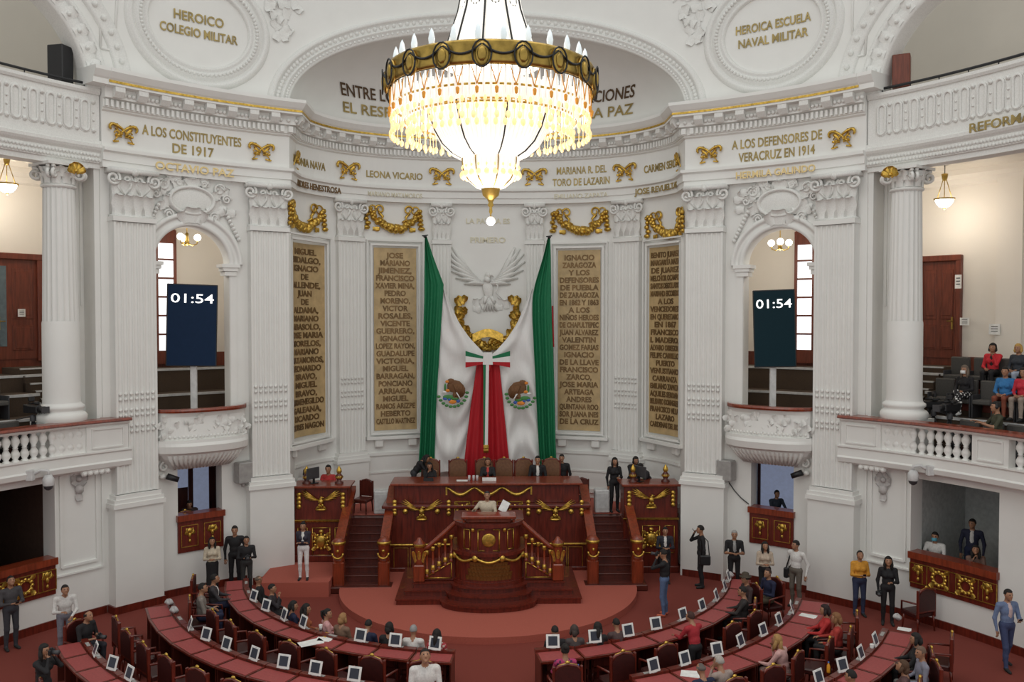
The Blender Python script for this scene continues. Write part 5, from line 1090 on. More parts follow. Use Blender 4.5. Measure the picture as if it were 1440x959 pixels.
# loose things on the desks
def onpx(px, py, z=.80): return atz(px, py, z)
def sheet(px, py, label, w=.30, h=.22, rz=.3, m=PAPER, z=.757, name='paper_sheet', th_=.004): q = onpx(px, py, z); t = MB(); t.box((0, 0, th_/2), (w, h, th_)); t.box((.03, .02, th_*1.4), (w*.92, h*.95, th_*.6), rz=.12); o = t.build(name, m); o.location = q; o.rotation_euler = (0, 0, rz); tag(o, label, 'paper')
def cup(px, py, label, z=.757, m=PAPER):
    q = onpx(px, py, z); th = thing('paper_cup', label, 'cup', q); t = MB(); t.lathe([(0, 0), (.03, 0), (.042, .11), (.036, .11), (.03, .02)], (0, 0, 0), 14); t.build('cup', m, th, world=False); t = MB(); t.lathe([(.045, .108), (.045, .12), (.03, .13), (0, .13)], (0, 0, 0), 14); t.build('lid', m, th, world=False)
def bottle(px, py, label, m, z=.757):
    q = onpx(px, py, z); th = thing('water_bottle', label, 'bottle', q); t = MB(); t.lathe([(0, 0), (.033, 0), (.035, .03), (.033, .14), (.015, .18), (.013, .2)], (0, 0, 0), 14); t.build('bottle', m, th, world=False); t = MB(); t.lathe([(.016, .195), (.016, .22), (0, .222)], (0, 0, 0), 10); t.build('cap', mat('blue_cap', (.05, .15, .5), .4), th, world=False)
sheet(437, 904, 'white papers spread on the left front row desk below the woman in pink', .5, .3, .5); sheet(455, 899, 'white papers beside the yellow folder on the left front row', .34, .24, -.2)
sheet(458, 893, 'yellow folder on the left front row near the woman in pink', .16, .24, .7, mat('yellow_card', (.75, .45, .04), .7), .765, 'folder')
sheet(1136, 866, 'white papers in front of the woman in the red jacket, right second row', .36, .22, -.7); sheet(1271, 885, 'cream papers at the wall end of the right back row', .26, .2, -.6); sheet(972, 948, 'white papers on the right second row near the man in the dark suit', .40, .3, -.3)
cup(451, 886, 'white paper cup on the left front row beside the woman in pink'); cup(1095, 869, 'white paper cup on the right second row desk between two tablets'); cup(1226, 914, 'white paper cup on the right back row beside a tablet'); cup(772, 904, 'white paper cup at the aisle end of the right front row'); cup(606, 908, 'white paper cup at the aisle end of the left front row')
bottle(813, 950, 'clear water bottle with blue cap at the bottom of the right second row', mat('clear_plastic', (.6, .65, .7), .15)); bottle(1165, 946, 'orange juice bottle on the right back row', mat('orange_juice', (.8, .35, .03), .3))
for i, (px, py, lb) in enumerate(((245, 862, 'crumpled white bag at the wall end of the left second row'), (238, 851, 'second crumpled white bag at the far wall end of the left second row'), (1262, 872, 'clear plastic bag on the wall end of the right back row'), (1027, 812, 'white folded banner roll at the wall end of the right front row'))):
    q = onpx(px, py, .8); t = MB(); rnd = random.Random(i); t.grid(lambda u, v: (.09*math.cos(2*math.pi*u)*math.sin(math.pi*v)*(1+.3*math.sin(9*u+5*v)), .10*math.sin(2*math.pi*u)*math.sin(math.pi*v)*(1+.3*math.cos(11*u+v*7)), .07+(-.07)*math.cos(math.pi*v)*(1+.35*math.sin(19*u))), 16, 10, cu=True); o = t.build('plastic_bag', mat('bag_grey', (.45, .43, .43), .4)); o.location = q; tag(o, lb, 'bag')
# things on the presidium
for px, lb in ((603, 'left'), (688, 'middle')):
    q = aty(px, 676, 26.1); t = MB(); t.box((0, 0, .05), (.42 if px > 650 else .3, .03, .10), rz=0); o = t.build('name_plate', PAPER if px > 650 else BLACK); o.location = (q.x, 25.95, 2.745); tag(o, 'name plate standing on the %s of the presidium desk' % lb, 'name plate')
for i, px in enumerate((660, 666, 671)):
    q = aty(px, 674, 26.1); t = MB(); t.lathe([(0, 0), (.035, 0), (.04, .16), (.034, .16), (.03, .01)], (0, 0, 0), 12); o = t.build('water_glass', mat('glass_grey', (.55, .5, .5), .1)); o.location = (q.x, 26.0, 2.745); tag(o, 'water glass on the presidium desk, %s of three left of the nameplate' % ('left', 'middle', 'right')[i], 'glass', 'presidium glasses')
t = MB(); q = aty(650, 675, 26.1); t.box((0, 0, .003), (.34, .24, .006)); o = t.build('paper_sheet', PAPER); o.location = (q.x, 26.0, 2.745); tag(o, 'white paper on the presidium desk before the second chair', 'paper')
def monitor(px, py, Y, z, label, rz):
    q = aty(px, py, Y); th = thing('computer_monitor', label, 'monitor', (q.x, Y, z)); t = MB(); t.box((0, 0, .30), (.5, .04, .34), bev=.01); t.build('screen_case', DGREY, th, world=False); t = MB(); t.box((0, .04, .08), (.06, .04, .16)); t.box((0, .04, .01), (.24, .18, .02), bev=.005); t.build('stand', BLACK, th, world=False); th.rotation_euler = (0, 0, rz)
monitor(900, 680, 25.95, 2.7, 'dark monitor on the right side lectern', 2.2); monitor(440, 682, 25.95, 2.7, 'dark monitor on the left side lectern', -2.2)
q = aty(683, 712, 22.62); 
# gallery seats
gs = thing('gallery_chair', 'x', 'chair', (0, 0, 0), 'gallery seats'); t = MB(); t.box((0, -.22, .68), (.50, .12, .56), bev=.05); t.build('backrest', SEATG, gs); t = MB(); t.box((0, .02, .42), (.48, .46, .12), bev=.04); t.build('seat', SEATG, gs); t = MB(); t.box((0, -.30, .42), (.5, .04, .60), bev=.02); t.build('back_shell', mat('red_brown_shell', (.16, .03, .018), .4), gs)
for e in (-1, 1): t = MB(); t.box((e*.25, 0, .3), (.035, .44, .60), bev=.01); t.build('side_frame', DGREY, gs)
first = True
for sg, R, z, ps, nm in ((-1, 13.95, 4.15, (-57.2, -59.6, -62, -64.4), 'left gallery front row'), (-1, 14.9, 5.1, (-57.0, -59.3, -61.6), 'left gallery second row'), (1, 13.95, 4.15, (58.8, 61.2, 63.6, 66), 'right gallery front row'), (1, 14.9, 5.1, (54.3, 56.6, 58.8, 61, 63.2), 'right gallery second row'), (1, 15.8, 5.65, (54.2, 56.4, 58.5, 60.6), 'right gallery third row')):
    for i, p in enumerate(ps):
        x, y, _ = wall_pt(p, RW-R, z); o = gs if first else dup(gs); first = False; o.location = (x, y, z); o.rotation_euler = (0, 0, -R2(p)+math.pi); o['label'] = 'grey folding seat with red-brown shell, %s, %s' % (nm, ('next to the column', 'second from the column', 'third from the column', 'fourth from the column', 'fifth from the column')[i]); o['group'] = 'gallery seats'
def tripod_camera(x, y, z, rz, label, sc=1.):
    th = thing('video_camera', label, 'camera', (x, y, z)); th.rotation_euler = (0, 0, rz); L = lambda mb, n, m=BLACK, p=None: mb.build(n, m, p or th, world=False)
    for k in range(3): a = 2*math.pi*k/3+.5; t = MB(); t.tube([(0, 0, 1.0), (.20*math.cos(a), .20*math.sin(a), .5), (.42*math.cos(a), .42*math.sin(a), 0)], [.03, .025, .02], 6); L(t, 'tripod_leg', BLACK)
    t = MB(); t.lathe([(.07, .98), (.07, 1.08), (.05, 1.14), (0, 1.14)], (0, 0, 0), 12); t.tube([(0, -.05, 1.1), (.12, -.5, 1.0)], .015, 6); L(t, 'tripod_head', DGREY)
    t = MB(); t.box((0, .02, 1.28), (.16, .50, .20), bev=.03); t.box((0, -.22, 1.28), (.14, .18, .22), bev=.02); t.tube([(0, -.15, 1.42), (0, .2, 1.43)], .02, 6); t.box((-.10, .0, 1.42), (.08, .16, .08), bev=.02); t.box((.02, -.02, 1.53), (.14, .08, .12), bev=.02); bd = L(t, 'camera_body', BLACK)
    t = MB(); t.tube([(0, .26, 1.28), (0, .34, 1.28), (0, .36, 1.28), (0, .48, 1.28)], [.07, .07, .085, .09], 14); L(t, 'lens', BLACK, bd); t = MB(); t.box((0, .50, 1.28), (.2, .03, .16)); L(t, 'lens_hood', DGREY, bd)
q = wall_pt(-56.0, -.45, 4.15); tripod_camera(*q, -2.1, 'black video camera on tripod beside the left gallery column')
q = wall_pt(57.6, -.62, 4.15); tripod_camera(*q, 2.0, 'black video camera on tripod run by the seated cameraman in headphones')
q = wall_pt(55.0, -1.0, 4.15); tripod_camera(*q, 1.5, 'second black video camera on tripod next to the right gallery column')

def drop(o):
    for ch in list(o.children): drop(ch)
    D.objects.remove(o)
TAKEN = []
def seat_chair(x, y, rz, label):                                # the chair a seated person uses: the row's own chair where one stands near
    near = [c for c in ROWCH if (c.location.xy-Vector((x, y))).length < .80]
    c = min(near, key=lambda c: (c.location.xy-Vector((x, y))).length) if near else dup(ROWCH[0])
    if near: ROWCH.remove(c)
    c.location = (x, y, 0); c.rotation_euler = (0, 0, rz); c['label'] = label; c['group'] = 'member chairs'; TAKEN.append(c)
    for o in [o for o in ROWCH if (o.location.xy-Vector((x, y))).length < .66]: ROWCH.remove(o); drop(o)
def clear_chairs(x, y, r=.5):
    for o in [o for o in ROWCH if (o.location.xy-Vector((x, y))).length < r]: ROWCH.remove(o); drop(o)
# ------------------------------------------------------------------ people: one smooth body surface each
def nets(prims, vox, k=.028):
    """surface of a smooth union of tapered capsules and ellipsoids; returns verts, quads, part id per quad"""
    lo = np.full(3, 1e9); hi = -lo
    for p in prims:
        for c, r in p['b']: lo = np.minimum(lo, np.array(c)-r); hi = np.maximum(hi, np.array(c)+r)
    lo -= vox*2; hi += vox*2; n = np.ceil((hi-lo)/vox).astype(int)+1
    X, Y, Z = np.meshgrid(*[lo[i]+vox*np.arange(n[i]) for i in range(3)], indexing='ij')
    def dist(p, X, Y, Z):
        if p['t'] == 'c':
            a, b = p['a'], p['e']; d = b-a; L = max(1e-9, d@d); t = np.clip(((X-a[0])*d[0]+(Y-a[1])*d[1]+(Z-a[2])*d[2])/L, 0, 1)
            return np.sqrt((X-a[0]-t*d[0])**2+(Y-a[1]-t*d[1])**2+(Z-a[2]-t*d[2])**2)-(p['ra']+(p['rb']-p['ra'])*t)
        c, r, M = p['c'], p['r'], p['M']; q = [(X-c[0])*M[0][i]+(Y-c[1])*M[1][i]+(Z-c[2])*M[2][i] for i in range(3)]
        m = np.sqrt((q[0]/r[0])**2+(q[1]/r[1])**2+(q[2]/r[2])**2); return (m-1)*min(r)*(.6+.4*max(r)/min(r))
    f = np.full(X.shape, 1e3)
    for p in prims:
        d = dist(p, X, Y, Z); h = np.clip(.5+.5*(f-d)/k, 0, 1); f = np.where(f > 500, d, f*(1-h)+d*h-k*h*(1-h))
    s = f < 0; cs = [(i, j, l) for i in (0, 1) for j in (0, 1) for l in (0, 1)]
    sl = lambda A, o: A[o[0]:A.shape[0]-1+o[0], o[1]:A.shape[1]-1+o[1], o[2]:A.shape[2]-1+o[2]]
    cnt = sum(sl(s, o).astype(int) for o in cs); mix = (cnt > 0) & (cnt < 8)
    acc = np.zeros((*mix.shape, 3)); num = np.zeros(mix.shape)
    for o in cs:
        for ax in range(3):
            if o[ax] == 0:
                o2 = list(o); o2[ax] = 1; a, b = sl(f, o), sl(f, o2); x = (a < 0) != (b < 0); t = np.where(x, a/np.where(np.abs(a-b) < 1e-9, 1, a-b), 0)
                for q in range(3): acc[..., q] += np.where(x, o[q]+(t if q == ax else 0), 0)
                num += x
    idx = np.full(mix.shape, -1); I = np.argwhere(mix); idx[mix] = np.arange(len(I))
    V = lo+vox*(I+acc[mix]/num[mix][:, None]); Q = []
    for ax in range(3):
        o = [0, 0, 0]; o[ax] = 1
        a = s[tuple(slice(1, -1) for _ in range(3))]; b = s[tuple(slice(1+o[i], (None if 1+o[i]-1 == 1 else -1) if o[i] else -1) for i in range(3))]
        for (A, B, flip) in ((a, b, False), (b, a, True)):
            E = np.argwhere(A & ~B)+1
            if not len(E): continue
            u, v = [(1, 2), (2, 0), (0, 1)][ax]; c = []
            for du, dv in ((-1, -1), (0, -1), (0, 0), (-1, 0)): e = E.copy(); e[:, u] += du; e[:, v] += dv; c.append(idx[e[:, 0], e[:, 1], e[:, 2]])
            q = np.stack(c if not flip else c[::-1], 1); Q.append(q)
    Q = np.concatenate(Q); Q = Q[(Q >= 0).all(1)]; C = V[Q].mean(1)
    ds = np.stack([dist(p, C[:, 0], C[:, 1], C[:, 2]) for p in prims]); own = ds.argmin(0)
    return V, Q, np.array([p['m'] for p in prims])[own], C
A3 = lambda *v: np.array(v, float)
def cap(a, b, ra, rb, m): a, b = A3(*a), A3(*b); return dict(t='c', a=a, e=b, ra=ra, rb=rb, m=m, b=[(a, ra), (b, rb)])
def ell(c, r, m, M=None): M = np.eye(3) if M is None else M; return dict(t='e', c=A3(*c), r=r, M=M, m=m, b=[(A3(*c), max(r))])
def rotm(yaw, pitch, roll=0): return np.array(Matrix.Rotation(yaw, 3, 'Z') @ Matrix.Rotation(pitch, 3, 'X') @ Matrix.Rotation(roll, 3, 'Y'))
ARM = {'down': (.05, .03, -.53), 'phone': (-.11, .27, -.24), 'camera': (-.10, .20, .10), 'desk': (-.04, .40, -.27), 'lap': (-.08, .27, -.36), 'cross': (-.22, .17, -.24), 'up': (-.02, .26, .22), 'hip': (.06, -.02, -.42), 'chin': (-.12, .20, .02), 'bag': (.10, .05, -.50), 'paper': (.16, .26, -.12), 'wide': (.04, .38, -.14), 'back': (-.02, -.10, -.50)}
SKINS = {'a': (.46, .25, .155), 'b': (.36, .18, .105), 'c': (.26, .12, .07)}
def cmat(c, kind='cloth'): return mat('%s_%02x%02x%02x' % (kind, *[int(255*min(1, x)) for x in c]), c, .8 if kind != 'skin' else .5, scale=30, amt=.12)
def person(pos, f, label, pose='stand', h=1.70, arms=('down', 'down'), top=(.05, .05, .06), pants=(.03, .03, .035), shoes=(.02, .02, .02), skin='b', hair=(.012, .009, .008), style='short', fem=False, head=(0, 0), lean=0., shirt=None, sleeves='long', mask=None, bulk=1., vox=.022, seat=.50, step=0., skirt=None, dots=None, cross=False, hat=None, group=None):
    s = h/1.72; HD = s; lean = R2(lean); P = []; SK, TP, PT, SH, SR = 0, 1, 2, 3, 4
    sit = pose == 'sit'; zp = (seat+.10)/s if sit else .97; zp0 = zp
    L = lambda x, y, z: A3(x, y*math.cos(lean)+z*math.sin(lean), zp+z*math.cos(lean)-y*math.sin(lean))   # upper-body point, z from the pelvis
    sw = .175 if fem else .20; B = bulk
    P += [ell((0, 0, zp), (.165*B, .125*B, .12), PT), ell(L(0, 0, .14), (.145*B, .115*B, .14), TP), ell(L(0, .0, .31), (.165*B, .115*B, .17), TP), cap(L(-sw*.85, -.01, .425), L(sw*.85, -.01, .425), .068, .068, TP), cap(L(0, -.02, .44), L(0, .01, .56), .06, .052, SK)]
    if fem: P += [ell(L(e*.07, .10, .30), (.065, .055, .065), TP) for e in (-1, 1)]
    if shirt: P += [ell(L(0, .075*B, .30), (.055, .055, .16), SR), cap(L(0, .03, .44), L(0, .1, .36), .045, .03, SR)]
    # head
    hc = L(0, .035, .66); Mh = rotm(R2(head[0]), -R2(head[1])-lean*.6); hp = lambda x, y, z: hc+Mh@A3(x, y, z)
    P += [ell(hc, (.076, .095, .098), SK, Mh), ell(hp(0, .022, -.055), (.056, .066, .066), SK, Mh), cap(hp(0, .085, .0), hp(0, .108, -.03), .011, .015, SK), ell(hp(.078, -.005, -.01), (.013, .025, .032), SK, Mh), ell(hp(-.078, -.005, -.01), (.013, .025, .032), SK, Mh), ell(hp(0, .075, -.098), (.025, .022, .02), SK, Mh)]
    # legs
    for e in (-1, 1):
        hip = A3(e*.09, 0, zp-.02)
        if sit:
            kn = A3(e*.11, .43, zp+.0); an = A3(e*.11, .42, max(.10, zp-.44)+.0)
            if cross and e > 0: kn = A3(-.02, .44, zp+.10); an = A3(-.16, .60, zp-.18)
        else:
            st = step*e; kn = A3(e*.10, .03+st*.5, .50); an = A3(e*.105, -.02+st, .085+(.04 if st < 0 else 0)); 
        m2 = SK if skirt == 'knee' else PT
        P += [cap(hip, kn, .088*B, .060, PT), cap(kn, kn*.55+an*.45+A3(0, -.015, 0), .058, .055, m2), cap(kn*.55+an*.45+A3(0, -.015, 0), an, .055, .042, m2), cap(an+A3(0, -.02, -.035), an+A3(e*.02, .155, -.055), .042, .034, SH)]
    if skirt and not sit: P += [cap(A3(0, 0, zp-.05), A3(0, .01, .55 if skirt == 'knee' else .25), .15, .17, PT)]
    hands = []; fing = MB()
    for e, an in ((-1, arms[0]), (1, arms[1])):
        sh = L(e*sw, -.01, .42); t = ARM[an] if isinstance(an, str) else an; w = sh+A3(e*t[0], t[1], t[2])
        if sit and an in ('lap',): w[2] = max(w[2], zp+.10)
        l1, l2 = .29, .255; d = w-sh; D_ = np.linalg.norm(d)
        if D_ > (l1+l2)*.985: w = sh+d/D_*(l1+l2)*.985; d = w-sh; D_ = np.linalg.norm(d)
        a = (l1*l1-l2*l2+D_*D_)/(2*D_); hh = math.sqrt(max(0, l1*l1-a*a)); u = d/D_; hint = A3(e*.55, -.45, -.8); hint = hint-u*(hint@u); hint /= np.linalg.norm(hint); el = sh+u*a+hint*hh
        m1 = TP if sleeves != 'none' else SK; m2 = TP if sleeves == 'long' else SK
        P += [cap(sh, el, .054*B**.5, .043, m1), cap(el, w, .043, .028, m2)]
        dr = (w-el)/np.linalg.norm(w-el); nz = A3(0, 0, 1)-dr*dr[2]; nz = nz/np.linalg.norm(nz) if np.linalg.norm(nz) > .2 else A3(0, 1, 0); sd = np.cross(dr, nz)
        P += [ell(w+dr*.05, (.040, .052, .017), SK, np.stack([sd, dr, nz], 1))]
        for i, ln in enumerate((.068, .076, .072, .056)):
            b0 = w+dr*.088+sd*(-.027+.018*i); b1 = b0+dr*ln*.5-nz*.010; b2 = b1+dr*ln*.35-nz*.028; fing.tube([b0*s, b1*s, b2*s], [.0085*s, .008*s, .006*s], 5)
        th0 = w+dr*.035-sd*.036*e*-1*(-1 if e > 0 else 1); fing.tube([th0*s, (th0+dr*.03-sd*.018*(1))*s, (th0+dr*.058-nz*.012-sd*.016)*s], [.010*s, .009*s, .007*s], 5)
        hands.append((w+dr*.09)*s)
    for p in P:                                              # scale to height
        if p['t'] == 'c': p['a'] = p['a']*s; p['e'] = p['e']*s; p['ra'] *= s; p['rb'] *= s
        else: p['c'] = p['c']*s; p['r'] = tuple(x*s for x in p['r'])
        p['b'] = [(c*s if True else c, r*s) for c, r in p['b']]
    zsh = 0
    V, Q, mm, C = nets(P, vox)
    if dots is not None:                                      # spotted or flowered cloth
        which, dens = dots; rnd = np.random.RandomState(4); cells = np.floor(C/.045).astype(int); hsh = (cells[:, 0]*73+cells[:, 1]*151+cells[:, 2]*37) % 5; mm = np.where((mm == which) & (hsh == 0), 4, mm)
    me = D.meshes.new('person'); nv = len(V); fv = [tuple(v) for v in fing.v]
    me.from_pydata([tuple(v) for v in V]+fv, [], [tuple(q) for q in Q.tolist()]+[tuple(i+nv for i in q) for q in fing.f])
    tp = cmat(top); mats = [cmat(SKINS[skin], 'skin'), tp, cmat(pants), cmat(shoes, 'shoe'), cmat(shirt) if shirt else (cmat((.75, .74, .72)))]
    for m in mats: me.materials.append(m)
    me.polygons.foreach_set('material_index', list(mm)+[0]*len(fing.f)); me.polygons.foreach_set('use_smooth', [True]*(len(Q)+len(fing.f))); me.update()
    o = D.objects.new('person', me); COL.objects.link(o); o.location = pos; o.rotation_euler = (0, 0, R2(f-90)); tag(o, label, 'person', group)
    hcs = hc*s
    def hpt(x, y, z): return tuple(hcs+Mh@A3(x, y, z)*s)
    # face details, hair, coverings
    t = MB(); [t.ell(hpt(e*.030, .086, .012), .0115*s, 8, 6) for e in (-1, 1)]; t.build('eyes', BLACK, o, world=False)
    t = MB(); t.tube([hpt(-.022, .083, -.055), hpt(0, .092, -.053), hpt(.022, .083, -.055)], [.004*s, .007*s, .004*s], 5); t.build('mouth', mat('lip', (.30, .09, .07), .5), o, world=False)
    if style != 'none':
        t = MB()
        def hf(u, v):
            a = 2*math.pi*u; b = math.pi*(v-.5)*.998; x, y, z = math.cos(b)*math.cos(a), math.cos(b)*math.sin(a), math.sin(b)
            face = (y > .30 and z < .52) or (z < (-.15 if style in ('short', 'bald') else -.55)); 
            if style == 'bald': face = face or z > .35
            r = .90 if face else 1.10+.03*math.sin(9*a)*math.cos(7*b)+(.10*max(0, z) if style in ('long', 'bob') else .03*max(0, z)); 
            if style in ('long', 'bob') and abs(x) > .75 and not face: r += .10
            return hpt(.078*r*x, .098*r*y-.006, .102*r*z+.006)
        t.grid(hf, 26, 18, cu=True)
        if style == 'long': t.tube([hpt(0, -.07, .02), hpt(0, -.09, -.10), hpt(0, -.085, -.22), hpt(0, -.08, -.30)], [.075*s, .085*s, .075*s, .03*s], 10, flat=.55); [t.tube([hpt(e*.07, -.02, .02), hpt(e*.085, -.01, -.10), hpt(e*.08, .01, -.22)], [.03*s, .04*s, .02*s], 8) for e in (-1, 1)]
        if style == 'bob': t.tube([hpt(0, -.06, .02), hpt(0, -.07, -.07), hpt(0, -.06, -.13)], [.08*s, .085*s, .05*s], 10, flat=.7); [t.tube([hpt(e*.07, -.01, .02), hpt(e*.085, .0, -.08), hpt(e*.075, .01, -.12)], [.03*s, .035*s, .015*s], 8) for e in (-1, 1)]
        if style == 'tail': t.tube([hpt(0, -.09, .06), hpt(0, -.15, .05), hpt(0, -.16, -.05), hpt(0, -.13, -.16)], [.03*s, .04*s, .035*s, .012*s], 8)
        if style == 'bun': t.ell(hpt(0, -.09, .07), .05*s, 10, 7)
        t.build('hair', cmat(hair, 'hair'), o, world=False)
    if mask: t = MB(); t.grid(lambda u, v: hpt(.066*math.sin((u-.5)*3.0), .045+.070*math.cos((u-.5)*3.0)+.018*math.sin(math.pi*v), -.02-.085*v), 12, 6); t.grid(lambda u, v: hpt(.062*math.sin((u-.5)*3.0), .040+.066*math.cos((u-.5)*3.0)+.018*math.sin(math.pi*v), -.02-.085*v), 12, 6); t.build('face_mask', cmat(mask), o, world=False)
    if hat: t = MB(); t.lathe([(.150, .05), (.152, .06), (.09, .07), (.088, .13), (.06, .16), (0, .165)], (0, 0, 0), 18); t.map(lambda x, y, z: hpt(x, y, z)); t.build('hat', cmat(hat), o, world=False)
    Rz = Matrix.Rotation(R2(f-90), 3, 'Z'); return o, [Vector(pos)+Rz @ Vector(hh) for hh in hands], R2(f-90), Vector(pos)+Rz @ Vector(hcs)
def photo_camera(hands, rz, label):
    c = (hands[0]+hands[1])/2; th = thing('photo_camera', label, 'camera', c); th.rotation_euler = (0, 0, rz); t = MB(); t.box((0, .03, .03), (.14, .06, .10), bev=.015); t.box((0, .03, .09), (.06, .05, .04), bev=.01); t.build('camera_body', BLACK, th, world=False); t = MB(); t.tube([(0, .06, .03), (0, .12, .03), (0, .19, .03)], [.038, .038, .045], 12); t.build('lens', DGREY, th, world=False)
def phone(hands, rz, label, k=1): 
    c = hands[k] if k is not None else (hands[0]+hands[1])/2; t = MB(); t.box((0, .02, .02), (.075, .012, .15), bev=.004); t.mi = 1; t.box((0, .012, .02), (.066, .002, .135)); o = t.build('phone', [BLACK, SCREEN]); o.location = c; o.rotation_euler = (-.7, 0, rz); tag(o, label, 'phone')
def shoulder_bag(pos, f, label, side=1):
    Rz = Matrix.Rotation(R2(f-90), 3, 'Z'); p = Vector(pos)+Rz @ Vector((side*.27, -.06, .86)); th = thing('shoulder_bag', label, 'bag', p); th.rotation_euler = (0, 0, R2(f-90)); t = MB(); t.box((0, 0, 0), (.13, .30, .28), bev=.05); t.build('bag', BLACK, th, world=False); t = MB(); t.tube([(0, .1, .13), (-side*.10, .11, .45), (-side*.2, .05, .66), (-side*.12, -.1, .5), (0, -.12, .13)], .016, 5); t.build('strap', BLACK, th, world=False)
G = lambda px, py, z=0: atz(px, py, z)
NAVY = (.012, .016, .05); BLK = (.012, .011, .013); WHT = (.66, .64, .62); CRM = (.55, .47, .36); GRY = (.12, .115, .11); JEAN = (.09, .14, .26)
# --- standing on the hall floor, left
o, hd, rz, _ = person(G(16, 913), -40, 'person in dark clothes standing at far left looking at a phone', arms=('phone', 'phone'), top=(.06, .055, .06), pants=(.04, .04, .05), head=(0, -22)); phone(hd, rz, 'phone held by the person in dark clothes at far left', None)
person(G(92, 922), -60, 'man in a white shirt standing by the left wing wall, head bowed', arms=('lap', 'phone'), top=WHT, pants=(.2, .2, .24), head=(10, -20), lean=14, h=1.68)
o, hd, rz, _ = person(G(118, 862, 1.28)*1-Vector((0, 0, 1.28)), -20, 'bald man in a black shirt holding a camera at the left back row', pose='sit', arms=('phone', 'phone'), top=BLK, pants=(.03, .03, .04), style='bald', sleeves='short', lean=8, head=(0, -15), bulk=1.12); photo_camera(hd, rz, 'camera held low by the bald man in a black shirt')
o, hd, rz, _ = person(G(62, 1028), -15, 'long-haired woman in black aiming a camera at the bottom left', arms=('camera', 'camera'), top=BLK, pants=BLK, style='long', fem=True, h=1.62, vox=.02); photo_camera(hd, rz, 'camera at the face of the long-haired woman at bottom left')
person(G(299, 838), -75, 'woman in a cream blouse and black skirt standing below the left booth', arms=('phone', 'phone'), top=CRM, pants=BLK, style='long', fem=True, skirt='long', h=1.62, head=(8, -12))
person(G(331, 829), -80, 'tall bearded man in a black suit against the wall beside the left pilaster', arms=('down', 'down'), top=BLK, pants=BLK, h=1.80)
o, hd, rz, _ = person(G(347, 836), -70, 'shorter photographer in black in front of the tall bearded man', arms=('phone', 'phone'), top=BLK, pants=(.03, .03, .03), h=1.62, head=(0, -8)); photo_camera(hd, rz, 'camera held by the shorter photographer by the left pilaster')
person(G(427, 815, .41), -88, 'woman in a navy jacket and white trousers standing on the carpeted platform', arms=('cross', 'cross'), top=(.03, .025, .04), pants=(.75, .72, .72), skin='b', style='bun', fem=True, h=1.60, shirt=WHT)
# --- left desks
def at_desk(nm, k, dr=-.02): x, y, psi = CH[nm, k]; return (x, y, 0), psi
q = G(283, 826, 1.28); person((q.x, q.y, 0), 20, 'man in a grey jacket seated in a high chair, left front row wall end', pose='sit', arms=('lap', 'phone'), top=(.22, .19, .17), pants=NAVY, head=(-8, -12), h=1.74); seated = [(q, 20)]
q = G(300, 812, 1.28); person((q.x, q.y, 0), 15, 'man in a white shirt and dark waistcoat seated behind the grey-jacketed man', pose='sit', arms=('desk', 'desk'), top=(.04, .035, .04), shirt=WHT, pants=NAVY, head=(0, -15)); seated.append((q, 15))
fr = [((369, 817), 10, dict(top=BLK, pants=BLK, hair=(.10, .07, .05), style='bald', head=(30, 10), lean=-12), 'older balding man in a black suit leaning back beyond the left front row'),
      ((386, 830), 0, dict(top=(.03, .025, .03), pants=BLK, style='short', arms=('lap', 'chin'), lean=-8), 'man in dark clothes lounging beside the balding man, left front row'),
      ((411, 855), 35, dict(top=NAVY, pants=BLK, style='bob', fem=True, head=(-30, 0)), 'dark-haired woman in navy beyond the left front row, looking right'),
      ((429, 859), 30, dict(top=(.35, .10, .04), pants=BLK, style='long', fem=True, head=(-30, 0)), 'woman with long dark hair and orange top beyond the left front row'),
      ((459, 866), 25, dict(top=(.62, .33, .33), pants=BLK, style='tail', fem=True, head=(-40, -8)), 'woman in a pink blouse with tied hair beyond the left front row'),
      ((481, 873), 60, dict(top=(.2, .12, .08), pants=BLK, hair=(.32, .17, .07), style='bob', fem=True), 'person with light brown hair seen from behind, left front row'),
      ((512, 884), 75, dict(top=NAVY, pants=BLK, style='short', lean=20), 'person in navy bending forward behind a tablet, left front row'),
      ((547, 886), 80, dict(top=BLK, pants=BLK, style='bob', fem=True), 'person with black bobbed hair seen from behind, left front row'),
      ((581, 890), 82, dict(top=WHT, pants=BLK, hair=(.28, .27, .27), style='short'), 'grey-haired person in a white collar seen from behind, left front row'),
      ((614, 896), 84, dict(top=(.36, .04, .05), pants=BLK, style='long', fem=True, dots=(1, 1), shirt=(.6, .5, .45)), 'long-haired woman in a red flowered dress at the left aisle end'),
      ((782, 893), 95, dict(top=BLK, pants=BLK, style='short', lean=12), 'dark-haired person beyond the right front row tablet by the aisle'),
      ((808, 890), 98, dict(top=(.06, .05, .05), pants=BLK, hair=(.05, .035, .03), style='bob', fem=True), 'brown-haired person beyond the right front row, second from the aisle'),
      ((841, 886), 102, dict(top=BLK, pants=BLK, style='long', fem=True), 'person with long black hair beyond the right front row, third from the aisle'),
      ((870, 882), 105, dict(top=(.08, .05, .05), pants=BLK, style='short', lean=10), 'dark-haired person low beyond the right front row, fourth from the aisle')]
lc = armchair('low_chair', 'x', 'low chairs beyond the front rows', .34, .66, .48, WOODD, WOODD, False, False)
for i, ((px, py), f, kw, lb) in enumerate(fr):
    q = G(px, py, 1.04); a = kw.pop('arms', ('lap', 'lap')); person((q.x, q.y, 0), f, lb, pose='sit', arms=a, seat=.38, h=1.60, **kw)
    c = lc if i == 0 else dup(lc); c.location = (q.x, q.y, 0); c.rotation_euler = (0, 0, R2(f-90)); c['label'] = 'low dark chair under the '+' '.join(lb.split()[:9])
